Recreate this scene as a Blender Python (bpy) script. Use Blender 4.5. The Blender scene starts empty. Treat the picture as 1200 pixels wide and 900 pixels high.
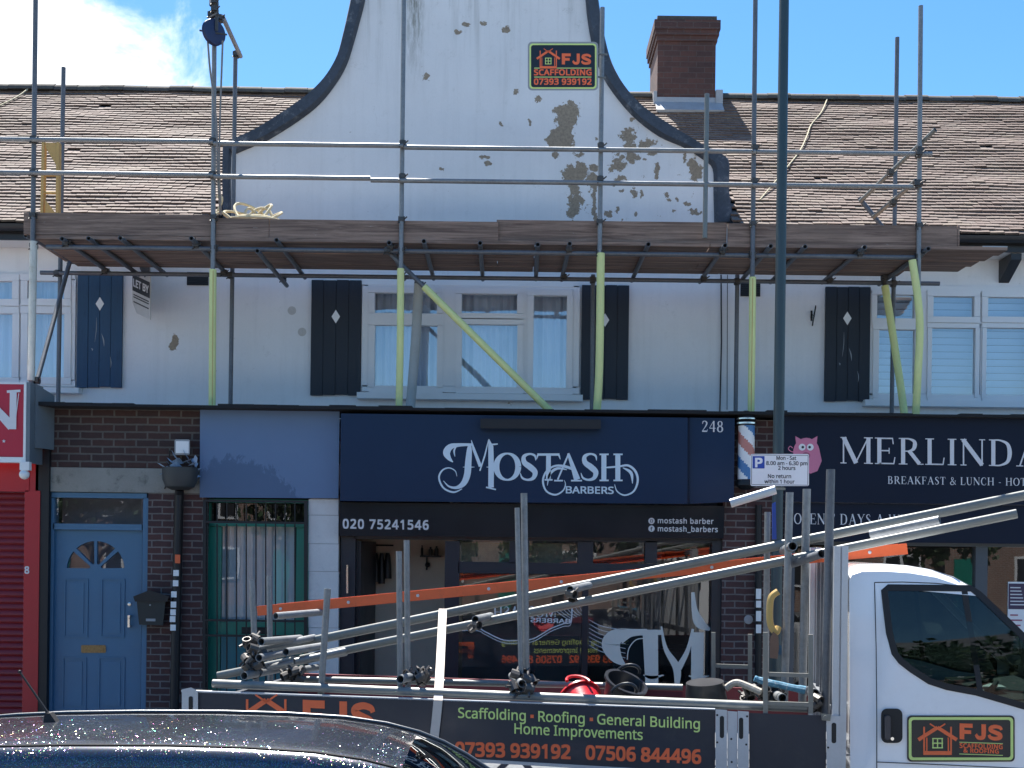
import bpy, bmesh, math, random
from mathutils import Vector, Matrix
random.seed(7)
C = bpy.context.scene.collection
rad = math.radians

# ------------------------------------------------------------------ camera
FR, HY, CY, CZ = 1357.0, 645.0, -13.6, 2.3       # focal length in photo pixels, horizon row, camera position
ROLL = rad(0.7)
cr, sr = math.cos(ROLL), math.sin(ROLL)
cam = bpy.data.cameras.new('camera')
cam.sensor_width = 36.0
cam.lens = 36.0 * FR / 1200.0
cam.shift_y = (HY - 450.0) / 1200.0
cam.clip_end = 3000
cam_o = bpy.data.objects.new('camera', cam)
C.objects.link(cam_o)
cam_o.matrix_world = Matrix(((cr, -sr, 0, 0), (0, 0, -1, CY), (sr, cr, 0, CZ), (0, 0, 0, 1)))
bpy.context.scene.camera = cam_o

# ------------------------------------------------------------------ light
SUN_DIR = Vector((-0.30, 0.82, 1.80)).normalized()
SUN_EL = math.asin(SUN_DIR.z)
SUN_AZ = math.atan2(SUN_DIR.x, SUN_DIR.y)
sun = bpy.data.lights.new('sun', 'SUN')
sun.energy = 5.0
sun.angle = rad(0.53)
sun.color = (1.0, 0.965, 0.91)
sun_o = bpy.data.objects.new('sun', sun)
C.objects.link(sun_o)
sun_o.rotation_euler = SUN_DIR.to_track_quat('Z', 'Y').to_euler()

sc = bpy.context.scene
sc.view_settings.view_transform = 'Standard'
sc.view_settings.look = 'None'
sc.view_settings.exposure = 1.52
sc.view_settings.gamma = 1.0
sc.view_settings.use_curve_mapping = False
sc.cycles.max_bounces = 7
sc.cycles.sample_clamp_indirect = 6.0

W = bpy.data.worlds.new('World')
sc.world = W
W.use_nodes = True
nt = W.node_tree
nt.nodes.clear()
def wn(t, **kw):
    n = nt.nodes.new(t)
    for k, v in kw.items():
        setattr(n, k, v)
    return n
sky = wn('ShaderNodeTexSky', sky_type='NISHITA')
sky.sun_disc = False
sky.sun_elevation = SUN_EL
sky.sun_rotation = SUN_AZ
sky.air_density = 1.0
sky.dust_density = 0.35
sky.ozone_density = 2.2
tc = wn('ShaderNodeTexCoord')
sep = wn('ShaderNodeSeparateXYZ')
nt.links.new(tc.outputs['Generated'], sep.inputs[0])
def wmath(op, a, b=None, c=None):
    n = wn('ShaderNodeMath', operation=op)
    for i, x in enumerate((a, b, c)):
        if x is None:
            continue
        if isinstance(x, (int, float)):
            n.inputs[i].default_value = x
        else:
            nt.links.new(x, n.inputs[i])
    return n.outputs[0]
ymax = wmath('MAXIMUM', sep.outputs[1], 0.05)
uu = wmath('DIVIDE', sep.outputs[0], ymax)
vv = wmath('DIVIDE', sep.outputs[2], ymax)
comb = wn('ShaderNodeCombineXYZ')
nt.links.new(uu, comb.inputs[0]); nt.links.new(vv, comb.inputs[1])
cn = wn('ShaderNodeTexNoise')
cn.inputs['Scale'].default_value = 11.0
cn.inputs['Detail'].default_value = 9.0
cn.inputs['Roughness'].default_value = 0.62
cn.inputs['Distortion'].default_value = 0.4
nt.links.new(comb.outputs[0], cn.inputs['Vector'])
# cloud bank low in the sky to the left: density falls off to the right and upwards
edge = wmath('MULTIPLY_ADD', uu, -7.0, -2.05)
up_ = wmath('MULTIPLY', wmath('SUBTRACT', vv, 0.43), 7.0)
dens = wmath('ADD', wmath('SUBTRACT', edge, up_), wmath('MULTIPLY', wmath('SUBTRACT', cn.outputs['Fac'], 0.5), 2.6))
mr = wn('ShaderNodeMapRange', interpolation_type='SMOOTHSTEP')
nt.links.new(dens, mr.inputs[0])
mr.inputs[1].default_value = -0.25
mr.inputs[2].default_value = 0.75
front = wmath('GREATER_THAN', sep.outputs[1], 0.1)
cm = wmath('MULTIPLY', mr.outputs[0], front)
cm = wmath('MULTIPLY', cm, 0.96)
hs = wn('ShaderNodeHueSaturation')
hs.inputs['Saturation'].default_value = 1.32
hs.inputs['Value'].default_value = 1.0
nt.links.new(sky.outputs[0], hs.inputs['Color'])
mixc = wn('ShaderNodeMix', data_type='RGBA')
nt.links.new(cm, mixc.inputs[0])
nt.links.new(hs.outputs[0], mixc.inputs[6])
mixc.inputs[7].default_value = (8.0, 8.2, 8.4, 1)
bg = wn('ShaderNodeBackground')
bg.inputs['Strength'].default_value = 0.078
nt.links.new(mixc.outputs[2], bg.inputs['Color'])
wo = wn('ShaderNodeOutputWorld')
nt.links.new(bg.outputs[0], wo.inputs[0])

# ------------------------------------------------------------------ pixel <-> place helpers
def ray(px, py):
    u, v = px - 600.0, HY - py
    return Vector(((u * cr - v * sr) / FR, 1.0, (u * sr + v * cr) / FR))
def P(px, py, Y):
    d = ray(px, py); t = Y - CY
    return Vector((d.x * t, Y, CZ + d.z * t))
def S(Y):
    return FR / (Y - CY)
def R(px0, py0, px1, py1, Y):
    c = P((px0 + px1) / 2, (py0 + py1) / 2, Y); s = S(Y)
    w, h = (px1 - px0) / s / 2, (py1 - py0) / s / 2
    return c.x - w, c.x + w, c.z - h, c.z + h
# truck frame: near side plane, yawed so that the cab is nearer
PSI = rad(10.5)
TO = Vector((0, -6.4, 0))
TA = Vector((math.cos(PSI), -math.sin(PSI), 0))
TB = Vector((math.sin(PSI), math.cos(PSI), 0))
TZ = Vector((0, 0, 1))
CAMV = Vector((0, CY, CZ))
def Q(px, py, b=0.0):
    d = ray(px, py)
    t = (b - (CAMV - TO).dot(TB)) / d.dot(TB)
    return CAMV + d * t

# ------------------------------------------------------------------ mesh builder
class MB:
    def __init__(s):
        s.v, s.f = [], []
    def add(s, vs, fs):
        o = len(s.v)
        s.v += [Vector(p) for p in vs]
        s.f += [tuple(o + i for i in f) for f in fs]
        return s
    def box(s, x0, x1, y0, y1, z0, z1):
        return s.add([(x0, y0, z0), (x1, y0, z0), (x1, y1, z0), (x0, y1, z0), (x0, y0, z1), (x1, y0, z1), (x1, y1, z1), (x0, y1, z1)],
                     [(0, 3, 2, 1), (4, 5, 6, 7), (0, 1, 5, 4), (1, 2, 6, 5), (2, 3, 7, 6), (3, 0, 4, 7)])
    def rect(s, px0, py0, px1, py1, Y, depth):
        x0, x1, z0, z1 = R(px0, py0, px1, py1, Y)
        return s.box(x0, x1, Y, Y + depth, z0, z1)
    def sheet(s, px0, py0, px1, py1, Y):
        x0, x1, z0, z1 = R(px0, py0, px1, py1, Y)
        return s.add([(x0, Y, z0), (x1, Y, z0), (x1, Y, z1), (x0, Y, z1)], [(0, 1, 2, 3)])
    def obox(s, c, a, b, d):                      # centre and three half vectors
        c = Vector(c)
        vs = [c + a * i + b * j + d * k for k in (-1, 1) for i, j in ((-1, -1), (1, -1), (1, 1), (-1, 1))]
        return s.add(vs, [(0, 3, 2, 1), (4, 5, 6, 7), (0, 1, 5, 4), (1, 2, 6, 5), (2, 3, 7, 6), (3, 0, 4, 7)])
    def bar(s, p0, p1, w, h, up=Vector((0, 0, 1))):
        p0, p1 = Vector(p0), Vector(p1)
        d = (p1 - p0); l = d.length; d.normalize()
        side = d.cross(up)
        if side.length < 1e-4:
            side = Vector((1, 0, 0))
        side.normalize(); u = side.cross(d)
        return s.obox((p0 + p1) / 2, d * l / 2, side * w / 2, u * h / 2)
    def prism(s, pts, ext):
        n = len(pts); ext = Vector(ext)
        vs = [Vector(p) for p in pts] + [Vector(p) + ext for p in pts]
        fs = [tuple(range(n)), tuple(range(2 * n - 1, n - 1, -1))]
        fs += [(i, (i + 1) % n, n + (i + 1) % n, n + i)[::-1] for i in range(n)]
        return s.add(vs, fs)
    def tube(s, p0, p1, r, n=12, hollow=False, r1=None):
        p0, p1 = Vector(p0), Vector(p1)
        r1 = r if r1 is None else r1
        d = (p1 - p0).normalized()
        a = d.orthogonal().normalized(); b = d.cross(a)
        def ring(c, rr):
            return [c + (a * math.cos(2 * math.pi * i / n) + b * math.sin(2 * math.pi * i / n)) * rr for i in range(n)]
        vs, fs = [], []
        def br(i, j):
            return [(i + k, i + (k + 1) % n, j + (k + 1) % n, j + k) for k in range(n)]
        vs += ring(p0, r) + ring(p1, r1)
        fs += br(0, n)
        if hollow:
            L = min(0.2, (p1 - p0).length * 0.4)
            vs += ring(p0, r * .82) + ring(p0 + d * L, r * .82) + ring(p1, r1 * .82) + ring(p1 - d * L, r1 * .82)
            fs += br(2 * n, 0) + br(3 * n, 2 * n) + br(n, 4 * n) + br(4 * n, 5 * n)
            fs += [tuple(range(3 * n, 4 * n)), tuple(range(6 * n - 1, 5 * n - 1, -1))]
        else:
            fs += [tuple(range(n - 1, -1, -1)), tuple(range(n, 2 * n))]
        return s.add(vs, fs)
    def path(s, pts, r, n=8, cap=True):
        pts = [Vector(p) for p in pts]
        rs = r if isinstance(r, (list, tuple)) else [r] * len(pts)
        vs, fs = [], []
        ref = None
        for i, p in enumerate(pts):
            d = (pts[min(i + 1, len(pts) - 1)] - pts[max(i - 1, 0)]).normalized()
            if ref is None:
                ref = d.orthogonal().normalized()
            a = (ref - d * ref.dot(d))
            a = a.normalized() if a.length > 1e-5 else d.orthogonal().normalized()
            ref = a; b = d.cross(a)
            vs += [p + (a * math.cos(2 * math.pi * k / n) + b * math.sin(2 * math.pi * k / n)) * rs[i] for k in range(n)]
        for i in range(len(pts) - 1):
            fs += [(i * n + k, i * n + (k + 1) % n, (i + 1) * n + (k + 1) % n, (i + 1) * n + k) for k in range(n)]
        if cap:
            m = (len(pts) - 1) * n
            fs += [tuple(range(n - 1, -1, -1)), tuple(range(m, m + n))]
        return s.add(vs, fs)
    def lathe(s, c, prof, axis=Vector((0, 0, 1)), n=24):
        c = Vector(c); axis = Vector(axis).normalized()
        a = axis.orthogonal().normalized(); b = axis.cross(a)
        vs, fs = [], []
        for r, h in prof:
            vs += [c + axis * h + (a * math.cos(2 * math.pi * k / n) + b * math.sin(2 * math.pi * k / n)) * max(r, 1e-4) for k in range(n)]
        for i in range(len(prof) - 1):
            fs += [(i * n + k, i * n + (k + 1) % n, (i + 1) * n + (k + 1) % n, (i + 1) * n + k) for k in range(n)]
        m = (len(prof) - 1) * n
        fs += [tuple(range(n - 1, -1, -1)), tuple(range(m, m + n))]
        return s.add(vs, fs)
    def sphere(s, c, r, n=16, m=10, sc=(1, 1, 1)):
        c = Vector(c); vs, fs = [], []
        for i in range(m + 1):
            t = math.pi * i / m
            for k in range(n):
                f = 2 * math.pi * k / n
                vs.append(c + Vector((math.sin(t) * math.cos(f) * sc[0], math.sin(t) * math.sin(f) * sc[1], math.cos(t) * sc[2])) * r)
        for i in range(m):
            fs += [(i * n + k, (i + 1) * n + k, (i + 1) * n + (k + 1) % n, i * n + (k + 1) % n) for k in range(n)]
        return s.add(vs, fs)
    def mesh2d(s, me2, mapf):
        vs, fs = me2
        return s.add([mapf(*p) for p in vs], fs)

DUMP = []
def _curve_mesh(cu):
    o = bpy.data.objects.new('tmp', cu)
    C.objects.link(o)
    dg = bpy.context.evaluated_depsgraph_get()
    me = bpy.data.meshes.new_from_object(o.evaluated_get(dg))
    vs = [tuple(v.co) for v in me.vertices]; fs = [tuple(p.vertices) for p in me.polygons]
    bpy.data.objects.remove(o); bpy.data.curves.remove(cu); bpy.data.meshes.remove(me)
    return vs, fs
def poly2d(outer, holes=()):
    """filled outline with holes, thickness along the third axis 0..1"""
    cu = bpy.data.curves.new('tmp', 'CURVE')
    cu.dimensions = '2D'; cu.fill_mode = 'BOTH'; cu.extrude = 0.5
    for lp in [outer] + list(holes):
        sp = cu.splines.new('POLY'); sp.points.add(len(lp) - 1); sp.use_cyclic_u = True
        for p, q in zip(sp.points, lp):
            p.co = (q[0], q[1], 0, 1)
    vs, fs = _curve_mesh(cu)
    return [(x, y, z + .5) for x, y, z in vs], fs
import os
FONT = None
for fn in ('NotoSansHebrew-Regular.woff2',):
    try:
        FONT = bpy.data.fonts.load(os.path.join(bpy.utils.system_resource('DATAFILES', path='fonts'), fn))
    except Exception:
        FONT = None
_tc = {}
def text2d(t, bold=0.0, space=1.0):
    k = (t, space)
    if k not in _tc:
        cu = bpy.data.curves.new('tmp', 'FONT')
        cu.body = t
        if FONT: cu.font = FONT
        cu.extrude = 0.5; cu.space_character = space; cu.resolution_u = 5
        vs, fs = _curve_mesh(cu)
        _tc[k] = (vs, fs)
    return _tc[k]
CAPH = max(v[1] for v in text2d('H')[0])
def text(mb, t, x0, y0, x1, y1, h, mapf, depth=.003, bold=0.0, space=1.0, mirror=False):
    """baseline from (x0,y0) to (x1,y1), capital height h, all in the units of mapf"""
    vs, fs = text2d(t, bold, space)
    xa = min(v[0] for v in vs); xb = max(v[0] for v in vs)
    e = (bold + .008) * .9
    for i_, (ox, oy) in enumerate(((0, 0),) if e == 0 else ((-e, -e), (e, -e), (-e, e), (e, e), (0, 0))):
        out = []
        for x, y, z in vs:
            q = (x + ox - xa) / (xb - xa); w = (y + oy) / CAPH
            out.append(mapf(x0 + (x1 - x0) * q, y0 + (y1 - y0) * q - h * w, (depth + .00022 * i_) * (z + .5)))
        mb.add(out, fs)
def crom(pts, k=6):
    out = []
    n = len(pts)
    if n == 2:
        return pts
    for i in range(n - 1):
        p0, p1, p2, p3 = pts[max(i - 1, 0)], pts[i], pts[i + 1], pts[min(i + 2, n - 1)]
        for j in range(k):
            t = j / k
            out.append(tuple(.5 * ((2 * b) + (-a + c) * t + (2 * a - 5 * b + 4 * c - d) * t * t + (-a + 3 * b - 3 * c + d) * t ** 3)
                             for a, b, c, d in zip(p0, p1, p2, p3)))
    out.append(pts[-1])
    return out
_rk = [0]
def ribbon(mb, cps, mapf, depth=.003, smooth=True, k=6):
    """flat raised stroke of changing width through (x, y, width)"""
    pts = crom(cps, k) if smooth else cps
    _rk[0] = (_rk[0] + 1) % 7
    d = depth + _rk[0] * 0.00025
    L, Rr = [], []
    for i, p in enumerate(pts):
        a, b = pts[max(i - 1, 0)], pts[min(i + 1, len(pts) - 1)]
        dx, dy = b[0] - a[0], b[1] - a[1]
        l = math.hypot(dx, dy) or 1
        nx, ny = -dy / l, dx / l
        w = max(p[2], .02 if p[2] < .2 else .3) / 2 if False else p[2] / 2
        L.append((p[0] + nx * w, p[1] + ny * w)); Rr.append((p[0] - nx * w, p[1] - ny * w))
    n = len(pts)
    vs = [mapf(x, y, d) for x, y in L] + [mapf(x, y, d) for x, y in Rr] + [mapf(x, y, 0) for x, y in L] + [mapf(x, y, 0) for x, y in Rr]
    fs = []
    for i in range(n - 1):
        fs += [(i, i + 1, n + i + 1, n + i), (i, 2 * n + i, 2 * n + i + 1, i + 1), (n + i, n + i + 1, 3 * n + i + 1, 3 * n + i)]
    fs += [(0, n, 3 * n, 2 * n), (n - 1, 3 * n - 1, 4 * n - 1, 2 * n - 1)]
    mb.add(vs, fs)
def disc(mb, cx, cy, rx, ry, mapf, depth=.003, n=20, d0=0):
    pts = [(cx + rx * math.cos(2 * math.pi * i / n), cy + ry * math.sin(2 * math.pi * i / n)) for i in range(n)]
    mb.add([mapf(x, y, depth) for x, y in pts] + [mapf(x, y, d0) for x, y in pts],
           [tuple(range(n))] + [(i, (i + 1) % n, n + (i + 1) % n, n + i) for i in range(n)])
def plate(mb, pts, mapf, depth=.003, d0=0):
    n = len(pts)
    mb.add([mapf(x, y, depth) for x, y in pts] + [mapf(x, y, d0) for x, y in pts],
           [tuple(range(n)), tuple(range(2 * n - 1, n - 1, -1))] + [(i, (i + 1) % n, n + (i + 1) % n, n + i) for i in range(n)])
def rrect(x0, y0, x1, y1, r, n=5):
    o = []
    for cx, cy, a in ((x1 - r, y1 - r, 0), (x0 + r, y1 - r, 90), (x0 + r, y0 + r, 180), (x1 - r, y0 + r, 270)):
        for i in range(n + 1):
            t = rad(a + 90 * i / n)
            o.append((cx + r * math.cos(t), cy + r * math.sin(t)))
    return o
def onY(Y):
    return lambda x, y, n: P(x, y, Y - n)
def onT(b):
    return lambda x, y, n: Q(x, y, b - n)

# ------------------------------------------------------------------ serif letters (unit capital height)
def serif_glyphs():
    G = {}
    T, t = .15, .052
    def st(x, w=T, y0=0, y1=1, top=True, bot=True):
        o = [([(x, y0, w), (x, y1, w)], False)]
        e = w / 2 + .085
        if bot: o.append(([(x - e, y0 + .018, .036), (x + e, y0 + .018, .036)], False))
        if top: o.append(([(x - e, y1 - .018, .036), (x + e, y1 - .018, .036)], False))
        return o
    def ln(x0, y0, x1, y1, w):
        return [([(x0, y0, w), (x1, y1, w)], False)]
    def sf(x, y, e=.14):
        return ln(x - e, y, x + e, y, .036)
    def cv(*p):
        return [(list(p), True)]
    G['M'] = (1.2, st(.14, t) + ln(.15, .98, .60, .02, .16) + ln(.58, .02, 1.04, .98, .05) + st(1.05, T))
    G['E'] = (.82, st(.2) + ln(.2, .975, .70, .975, .05) + ln(.68, .99, .71, .76, .04) + ln(.2, .51, .56, .51, .05) + ln(.56, .62, .56, .40, .035) + ln(.2, .025, .74, .025, .05) + ln(.73, .01, .77, .27, .04))
    G['F'] = (.75, st(.2) + ln(.2, .975, .68, .975, .05) + ln(.66, .99, .69, .76, .04) + ln(.2, .51, .54, .51, .05) + ln(.54, .62, .54, .40, .035))
    G['L'] = (.76, st(.2) + ln(.2, .025, .70, .025, .05) + ln(.69, .01, .73, .28, .04))
    G['I'] = (.42, st(.21))
    G['R'] = (.92, st(.2) + cv((.2, .975, .05), (.42, .97, .06), (.60, .88, .12), (.63, .74, .15), (.57, .58, .12), (.40, .51, .05), (.2, .51, .045)) + ln(.42, .52, .80, .03, .14) + sf(.86, .018, .09))
    G['P'] = (.78, st(.2) + cv((.2, .975, .05), (.42, .97, .06), (.60, .88, .12), (.64, .73, .15), (.57, .57, .12), (.40, .49, .05), (.2, .49, .045)))
    G['B'] = (.86, st(.2) + cv((.2, .975, .05), (.42, .97, .06), (.57, .89, .11), (.60, .76, .14), (.54, .61, .11), (.40, .54, .05), (.2, .53, .045)) + cv((.3, .52, .045), (.46, .52, .06), (.63, .43, .12), (.67, .28, .15), (.60, .10, .12), (.42, .03, .06), (.2, .025, .05)))
    G['D'] = (.98, st(.2) + cv((.2, .975, .05), (.45, .97, .06), (.72, .83, .12), (.80, .5, .16), (.72, .17, .12), (.45, .03, .06), (.2, .025, .05)))
    G['N'] = (1.0, st(.16, t) + ln(.14, .98, .84, .03, .16) + st(.84, t, bot=False))
    G['A'] = (.98, ln(.14, .02, .47, 1.0, .055) + ln(.46, 1.0, .82, .02, .16) + ln(.25, .36, .70, .36, .045) + sf(.14, .018, .13) + sf(.83, .018, .15))
    G['K'] = (.96, st(.2) + ln(.22, .42, .74, .98, .05) + ln(.40, .58, .80, .02, .15) + sf(.74, .982, .12) + sf(.84, .018, .12))
    G['S'] = (.68, cv((.54, .74, .03), (.50, .92, .05), (.34, .975, .06), (.17, .88, .11), (.16, .71, .14), (.32, .55, .16), (.50, .40, .15), (.53, .20, .13), (.38, .04, .08), (.22, .03, .055), (.11, .12, .05), (.09, .29, .03)))
    G['T'] = (.84, st(.42, top=False) + ln(.06, .975, .78, .975, .05) + ln(.06, .99, .05, .74, .04) + ln(.78, .99, .79, .74, .04))
    G['U'] = (.96, [([(.22, 1, .15), (.22, .6, .15), (.23, .3, .14), (.33, .07, .10), (.50, .02, .06), (.68, .08, .055), (.77, .3, .05), (.77, .6, .05), (.77, 1, .05)], True)] + sf(.22, .982, .15) + sf(.77, .982, .13))
    G['C'] = (.88, cv((.74, .70, .03), (.70, .90, .06), (.50, .985, .06), (.24, .86, .12), (.13, .5, .16), (.24, .14, .12), (.50, .015, .06), (.70, .08, .05), (.78, .28, .03)))
    G['H'] = (1.02, st(.2) + st(.82) + ln(.2, .52, .82, .52, .05))
    ring = [(.5 + .38 * math.cos(a), .5 + .485 * math.sin(a), .055 + .10 * abs(math.cos(a)) ** 1.3) for a in [2 * math.pi * i / 28 for i in range(29)]]
    G['O'] = (1.0, [(ring, False)])
    G['Y'] = (.92, st(.46, T, 0, .5, top=False) + ln(.12, .98, .46, .46, .15) + ln(.80, .98, .47, .48, .05) + sf(.13, .982, .14) + sf(.80, .982, .12))
    G['W'] = (1.35, ln(.12, .98, .40, .02, .14) + ln(.40, .02, .68, .98, .05) + ln(.66, .98, .94, .02, .14) + ln(.94, .02, 1.22, .98, .05) + sf(.12, .982, .13) + sf(.67, .982, .12) + sf(1.22, .982, .11))
    G['7'] = (.62, ln(.06, .93, .56, .93, .13) + ln(.07, .98, .06, .72, .04) + ln(.54, .92, .22, 0, .09))
    G['2'] = (.60, cv((.10, .70, .03), (.14, .9, .09), (.30, .975, .07), (.46, .86, .13), (.45, .66, .12), (.28, .36, .07), (.08, .07, .05)) + ln(.06, .06, .50, .06, .12) + ln(.50, .03, .54, .24, .04))
    G['4'] = (.64, ln(.44, 0, .44, 1, .13) + ln(.42, .98, .06, .36, .05) + ln(.05, .34, .60, .34, .07))
    G['8'] = (.62, [([(.3 + .17 * math.cos(a), .76 + .215 * math.sin(a), .05 + .07 * abs(math.cos(a))) for a in [2 * math.pi * i / 20 for i in range(21)]], False),
                    ([(.3 + .21 * math.cos(a), .27 + .25 * math.sin(a), .05 + .09 * abs(math.cos(a))) for a in [2 * math.pi * i / 20 for i in range(21)]], False)])
    G['-'] = (.46, ln(.08, .36, .38, .36, .07))
    G['&'] = (.95, cv((.84, .52, .05), (.70, .20, .06), (.46, .02, .08), (.20, .06, .12), (.14, .26, .12), (.34, .50, .08), (.52, .70, .08), (.50, .90, .07), (.38, .97, .05), (.27, .86, .09), (.32, .68, .11), (.60, .28, .13), (.88, .03, .08)) + sf(.80, .53, .11))
    G["'"] = (.25, ln(.12, .98, .12, .72, .08))
    G[' '] = (.42, [])
    return G
GLY = serif_glyphs()
def block_fjs(mb, x0, y0, x1, y1, h, mapf, depth=.003):
    def gl(cps, u0, u1, smooth):
        def mf(a, b, n):
            q = u0 + (u1 - u0) * a
            return mapf(x0 + (x1 - x0) * q, y0 + (y1 - y0) * q - h * b, n)
        ribbon(mb, cps, mf, depth, smooth)
    w = .36
    gl([(.17, 0, w), (.17, 1, w)], 0, .30, False); gl([(.0, .87, .26), (1.0, .87, .26)], 0, .30, False); gl([(.0, .47, .24), (.88, .47, .24)], 0, .30, False)
    gl([(.80, 1, .38), (.80, .45, .38), (.76, .22, .34), (.55, .125, .25), (.30, .16, .25), (.14, .34, .22)], .335, .61, True)
    gl([(.90, .68, .18), (.82, .82, .22), (.52, .885, .23), (.22, .80, .25), (.20, .64, .27), (.50, .51, .27), (.80, .38, .28), (.80, .20, .26), (.48, .115, .23), (.18, .18, .22), (.08, .34, .18)], .65, 1.0, True)
def serif(mb, t, x0, y0, x1, y1, h, mapf, depth=.006, gap=.06):
    tot = sum(GLY[c][0] + gap for c in t) - gap
    x = 0
    for c in t:
        w, strokes = GLY[c]
        for cps, sm in strokes:
            def mf(a, b, n, x=x):
                q = (x + a) / tot
                return mapf(x0 + (x1 - x0) * q, y0 + (y1 - y0) * q - h * b, n)
            ribbon(mb, cps, mf, depth, sm)
        x += w + gap

# ------------------------------------------------------------------ objects
def make_mesh(name, mb, m, off=Vector((0, 0, 0)), smooth=True, ang=38):
    me = bpy.data.meshes.new(name)
    me.from_pydata([tuple(v - off) for v in mb.v], [], mb.f)
    me.validate()
    if m:
        me.materials.append(m)
    bm = bmesh.new(); bm.from_mesh(me)
    bmesh.ops.recalc_face_normals(bm, faces=bm.faces)
    if smooth:
        for f in bm.faces: f.smooth = True
        for e in bm.edges:
            if len(e.link_faces) != 2 or e.calc_face_angle(0) > rad(ang):
                e.smooth = False
    bm.to_mesh(me); bm.free()
    return me
def props(o, label=None, cat=None, group=None, kind=None):
    if label: o['label'] = label
    if cat: o['category'] = cat
    if group: o['group'] = group
    if kind: o['kind'] = kind
def base_of(mbs):
    vs = [v for mb in mbs for v in mb.v]
    xs = [v.x for v in vs]; ys = [v.y for v in vs]
    return Vector(((min(xs) + max(xs)) / 2, (min(ys) + max(ys)) / 2, min(v.z for v in vs)))
class Thing:
    def __init__(s, name, label, cat, group=None, base=None, kind=None):
        s.a = (name, label, cat, group, kind); s.parts = []; s.base = base
    def part(s, name, mb, m, parent=None, label=None, smooth=True):
        s.parts.append((name, mb, m, parent, label, smooth))
        return len(s.parts) - 1
    def done(s):
        name, label, cat, group, kind = s.a
        base = Vector(s.base) if s.base is not None else base_of([p[1] for p in s.parts])
        root = bpy.data.objects.new(name, None)
        root.empty_display_size = .2
        C.objects.link(root); root.location = base
        props(root, label, cat, group, kind)
        obs = []
        for (n, mb, m, par, lab, sm) in s.parts:
            o = bpy.data.objects.new(n, make_mesh(n, mb, m, base, sm))
            C.objects.link(o)
            o.parent = root if par is None else obs[par]
            if lab: o['label'] = lab
            obs.append(o)
        return root
def single(name, mb, m, label=None, cat=None, group=None, kind=None, base=None, smooth=True):
    b = Vector(base) if base is not None else base_of([mb])
    o = bpy.data.objects.new(name, make_mesh(name, mb, m, b, smooth))
    C.objects.link(o); o.location = b
    props(o, label, cat, group, kind)
    return o

# ------------------------------------------------------------------ materials
def nodes(name):
    m = bpy.data.materials.new(name); m.use_nodes = True
    t = m.node_tree; t.nodes.clear()
    def N(k, **kw):
        n = t.nodes.new(k)
        for a, b in kw.items(): setattr(n, a, b)
        return n
    def L(a, b): t.links.new(a, b)
    out = N('ShaderNodeOutputMaterial')
    return m, N, L, out
def mth(N, L, op, a, b=None, c=None, clamp=False):
    n = N('ShaderNodeMath', operation=op); n.use_clamp = clamp
    for i, x in enumerate((a, b, c)):
        if x is None: continue
        if isinstance(x, (int, float)): n.inputs[i].default_value = x
        else: L(x, n.inputs[i])
    return n.outputs[0]
def mixcol(N, L, f, a, b, blend='MIX'):
    n = N('ShaderNodeMix', data_type='RGBA', blend_type=blend)
    for i, x in ((0, f), (6, a), (7, b)):
        if isinstance(x, (int, float)): n.inputs[i].default_value = x
        elif isinstance(x, tuple): n.inputs[i].default_value = (*x, 1) if len(x) == 3 else x
        else: L(x, n.inputs[i])
    return n.outputs[2]
def noise(N, L, vec, scale, detail=5, rough=.6, dist=0):
    n = N('ShaderNodeTexNoise')
    n.inputs['Scale'].default_value = scale; n.inputs['Detail'].default_value = detail
    n.inputs['Roughness'].default_value = rough; n.inputs['Distortion'].default_value = dist
    L(vec, n.inputs['Vector'])
    return n
def ramp(N, L, f, a, b):
    n = N('ShaderNodeMapRange', interpolation_type='SMOOTHSTEP')
    L(f, n.inputs[0]); n.inputs[1].default_value = a; n.inputs[2].default_value = b
    return n.outputs[0]
def objvec(N, L, scale=(1, 1, 1), rot=(0, 0, 0)):
    tcn = N('ShaderNodeTexCoord'); mp = N('ShaderNodeMapping')
    mp.inputs['Scale'].default_value = scale; mp.inputs['Rotation'].default_value = rot
    L(tcn.outputs['Object'], mp.inputs['Vector'])
    return mp.outputs['Vector']
def bsdf(N, L, out, col, rough=.6, metal=0.0, bump=None, bstr=.3, bdist=.01, coat=0, spec=.5):
    b = N('ShaderNodeBsdfPrincipled')
    if isinstance(col, tuple): b.inputs['Base Color'].default_value = (*col, 1)
    else: L(col, b.inputs['Base Color'])
    if isinstance(rough, (int, float)): b.inputs['Roughness'].default_value = rough
    else: L(rough, b.inputs['Roughness'])
    b.inputs['Metallic'].default_value = metal
    b.inputs['Specular IOR Level'].default_value = spec
    b.inputs['Coat Weight'].default_value = coat
    b.inputs['Coat Roughness'].default_value = .04
    if bump is not None:
        bn = N('ShaderNodeBump'); bn.inputs['Strength'].default_value = bstr; bn.inputs['Distance'].default_value = bdist
        L(bump, bn.inputs['Height']); L(bn.outputs[0], b.inputs['Normal'])
    L(b.outputs[0], out.inputs[0])
    return b
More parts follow.
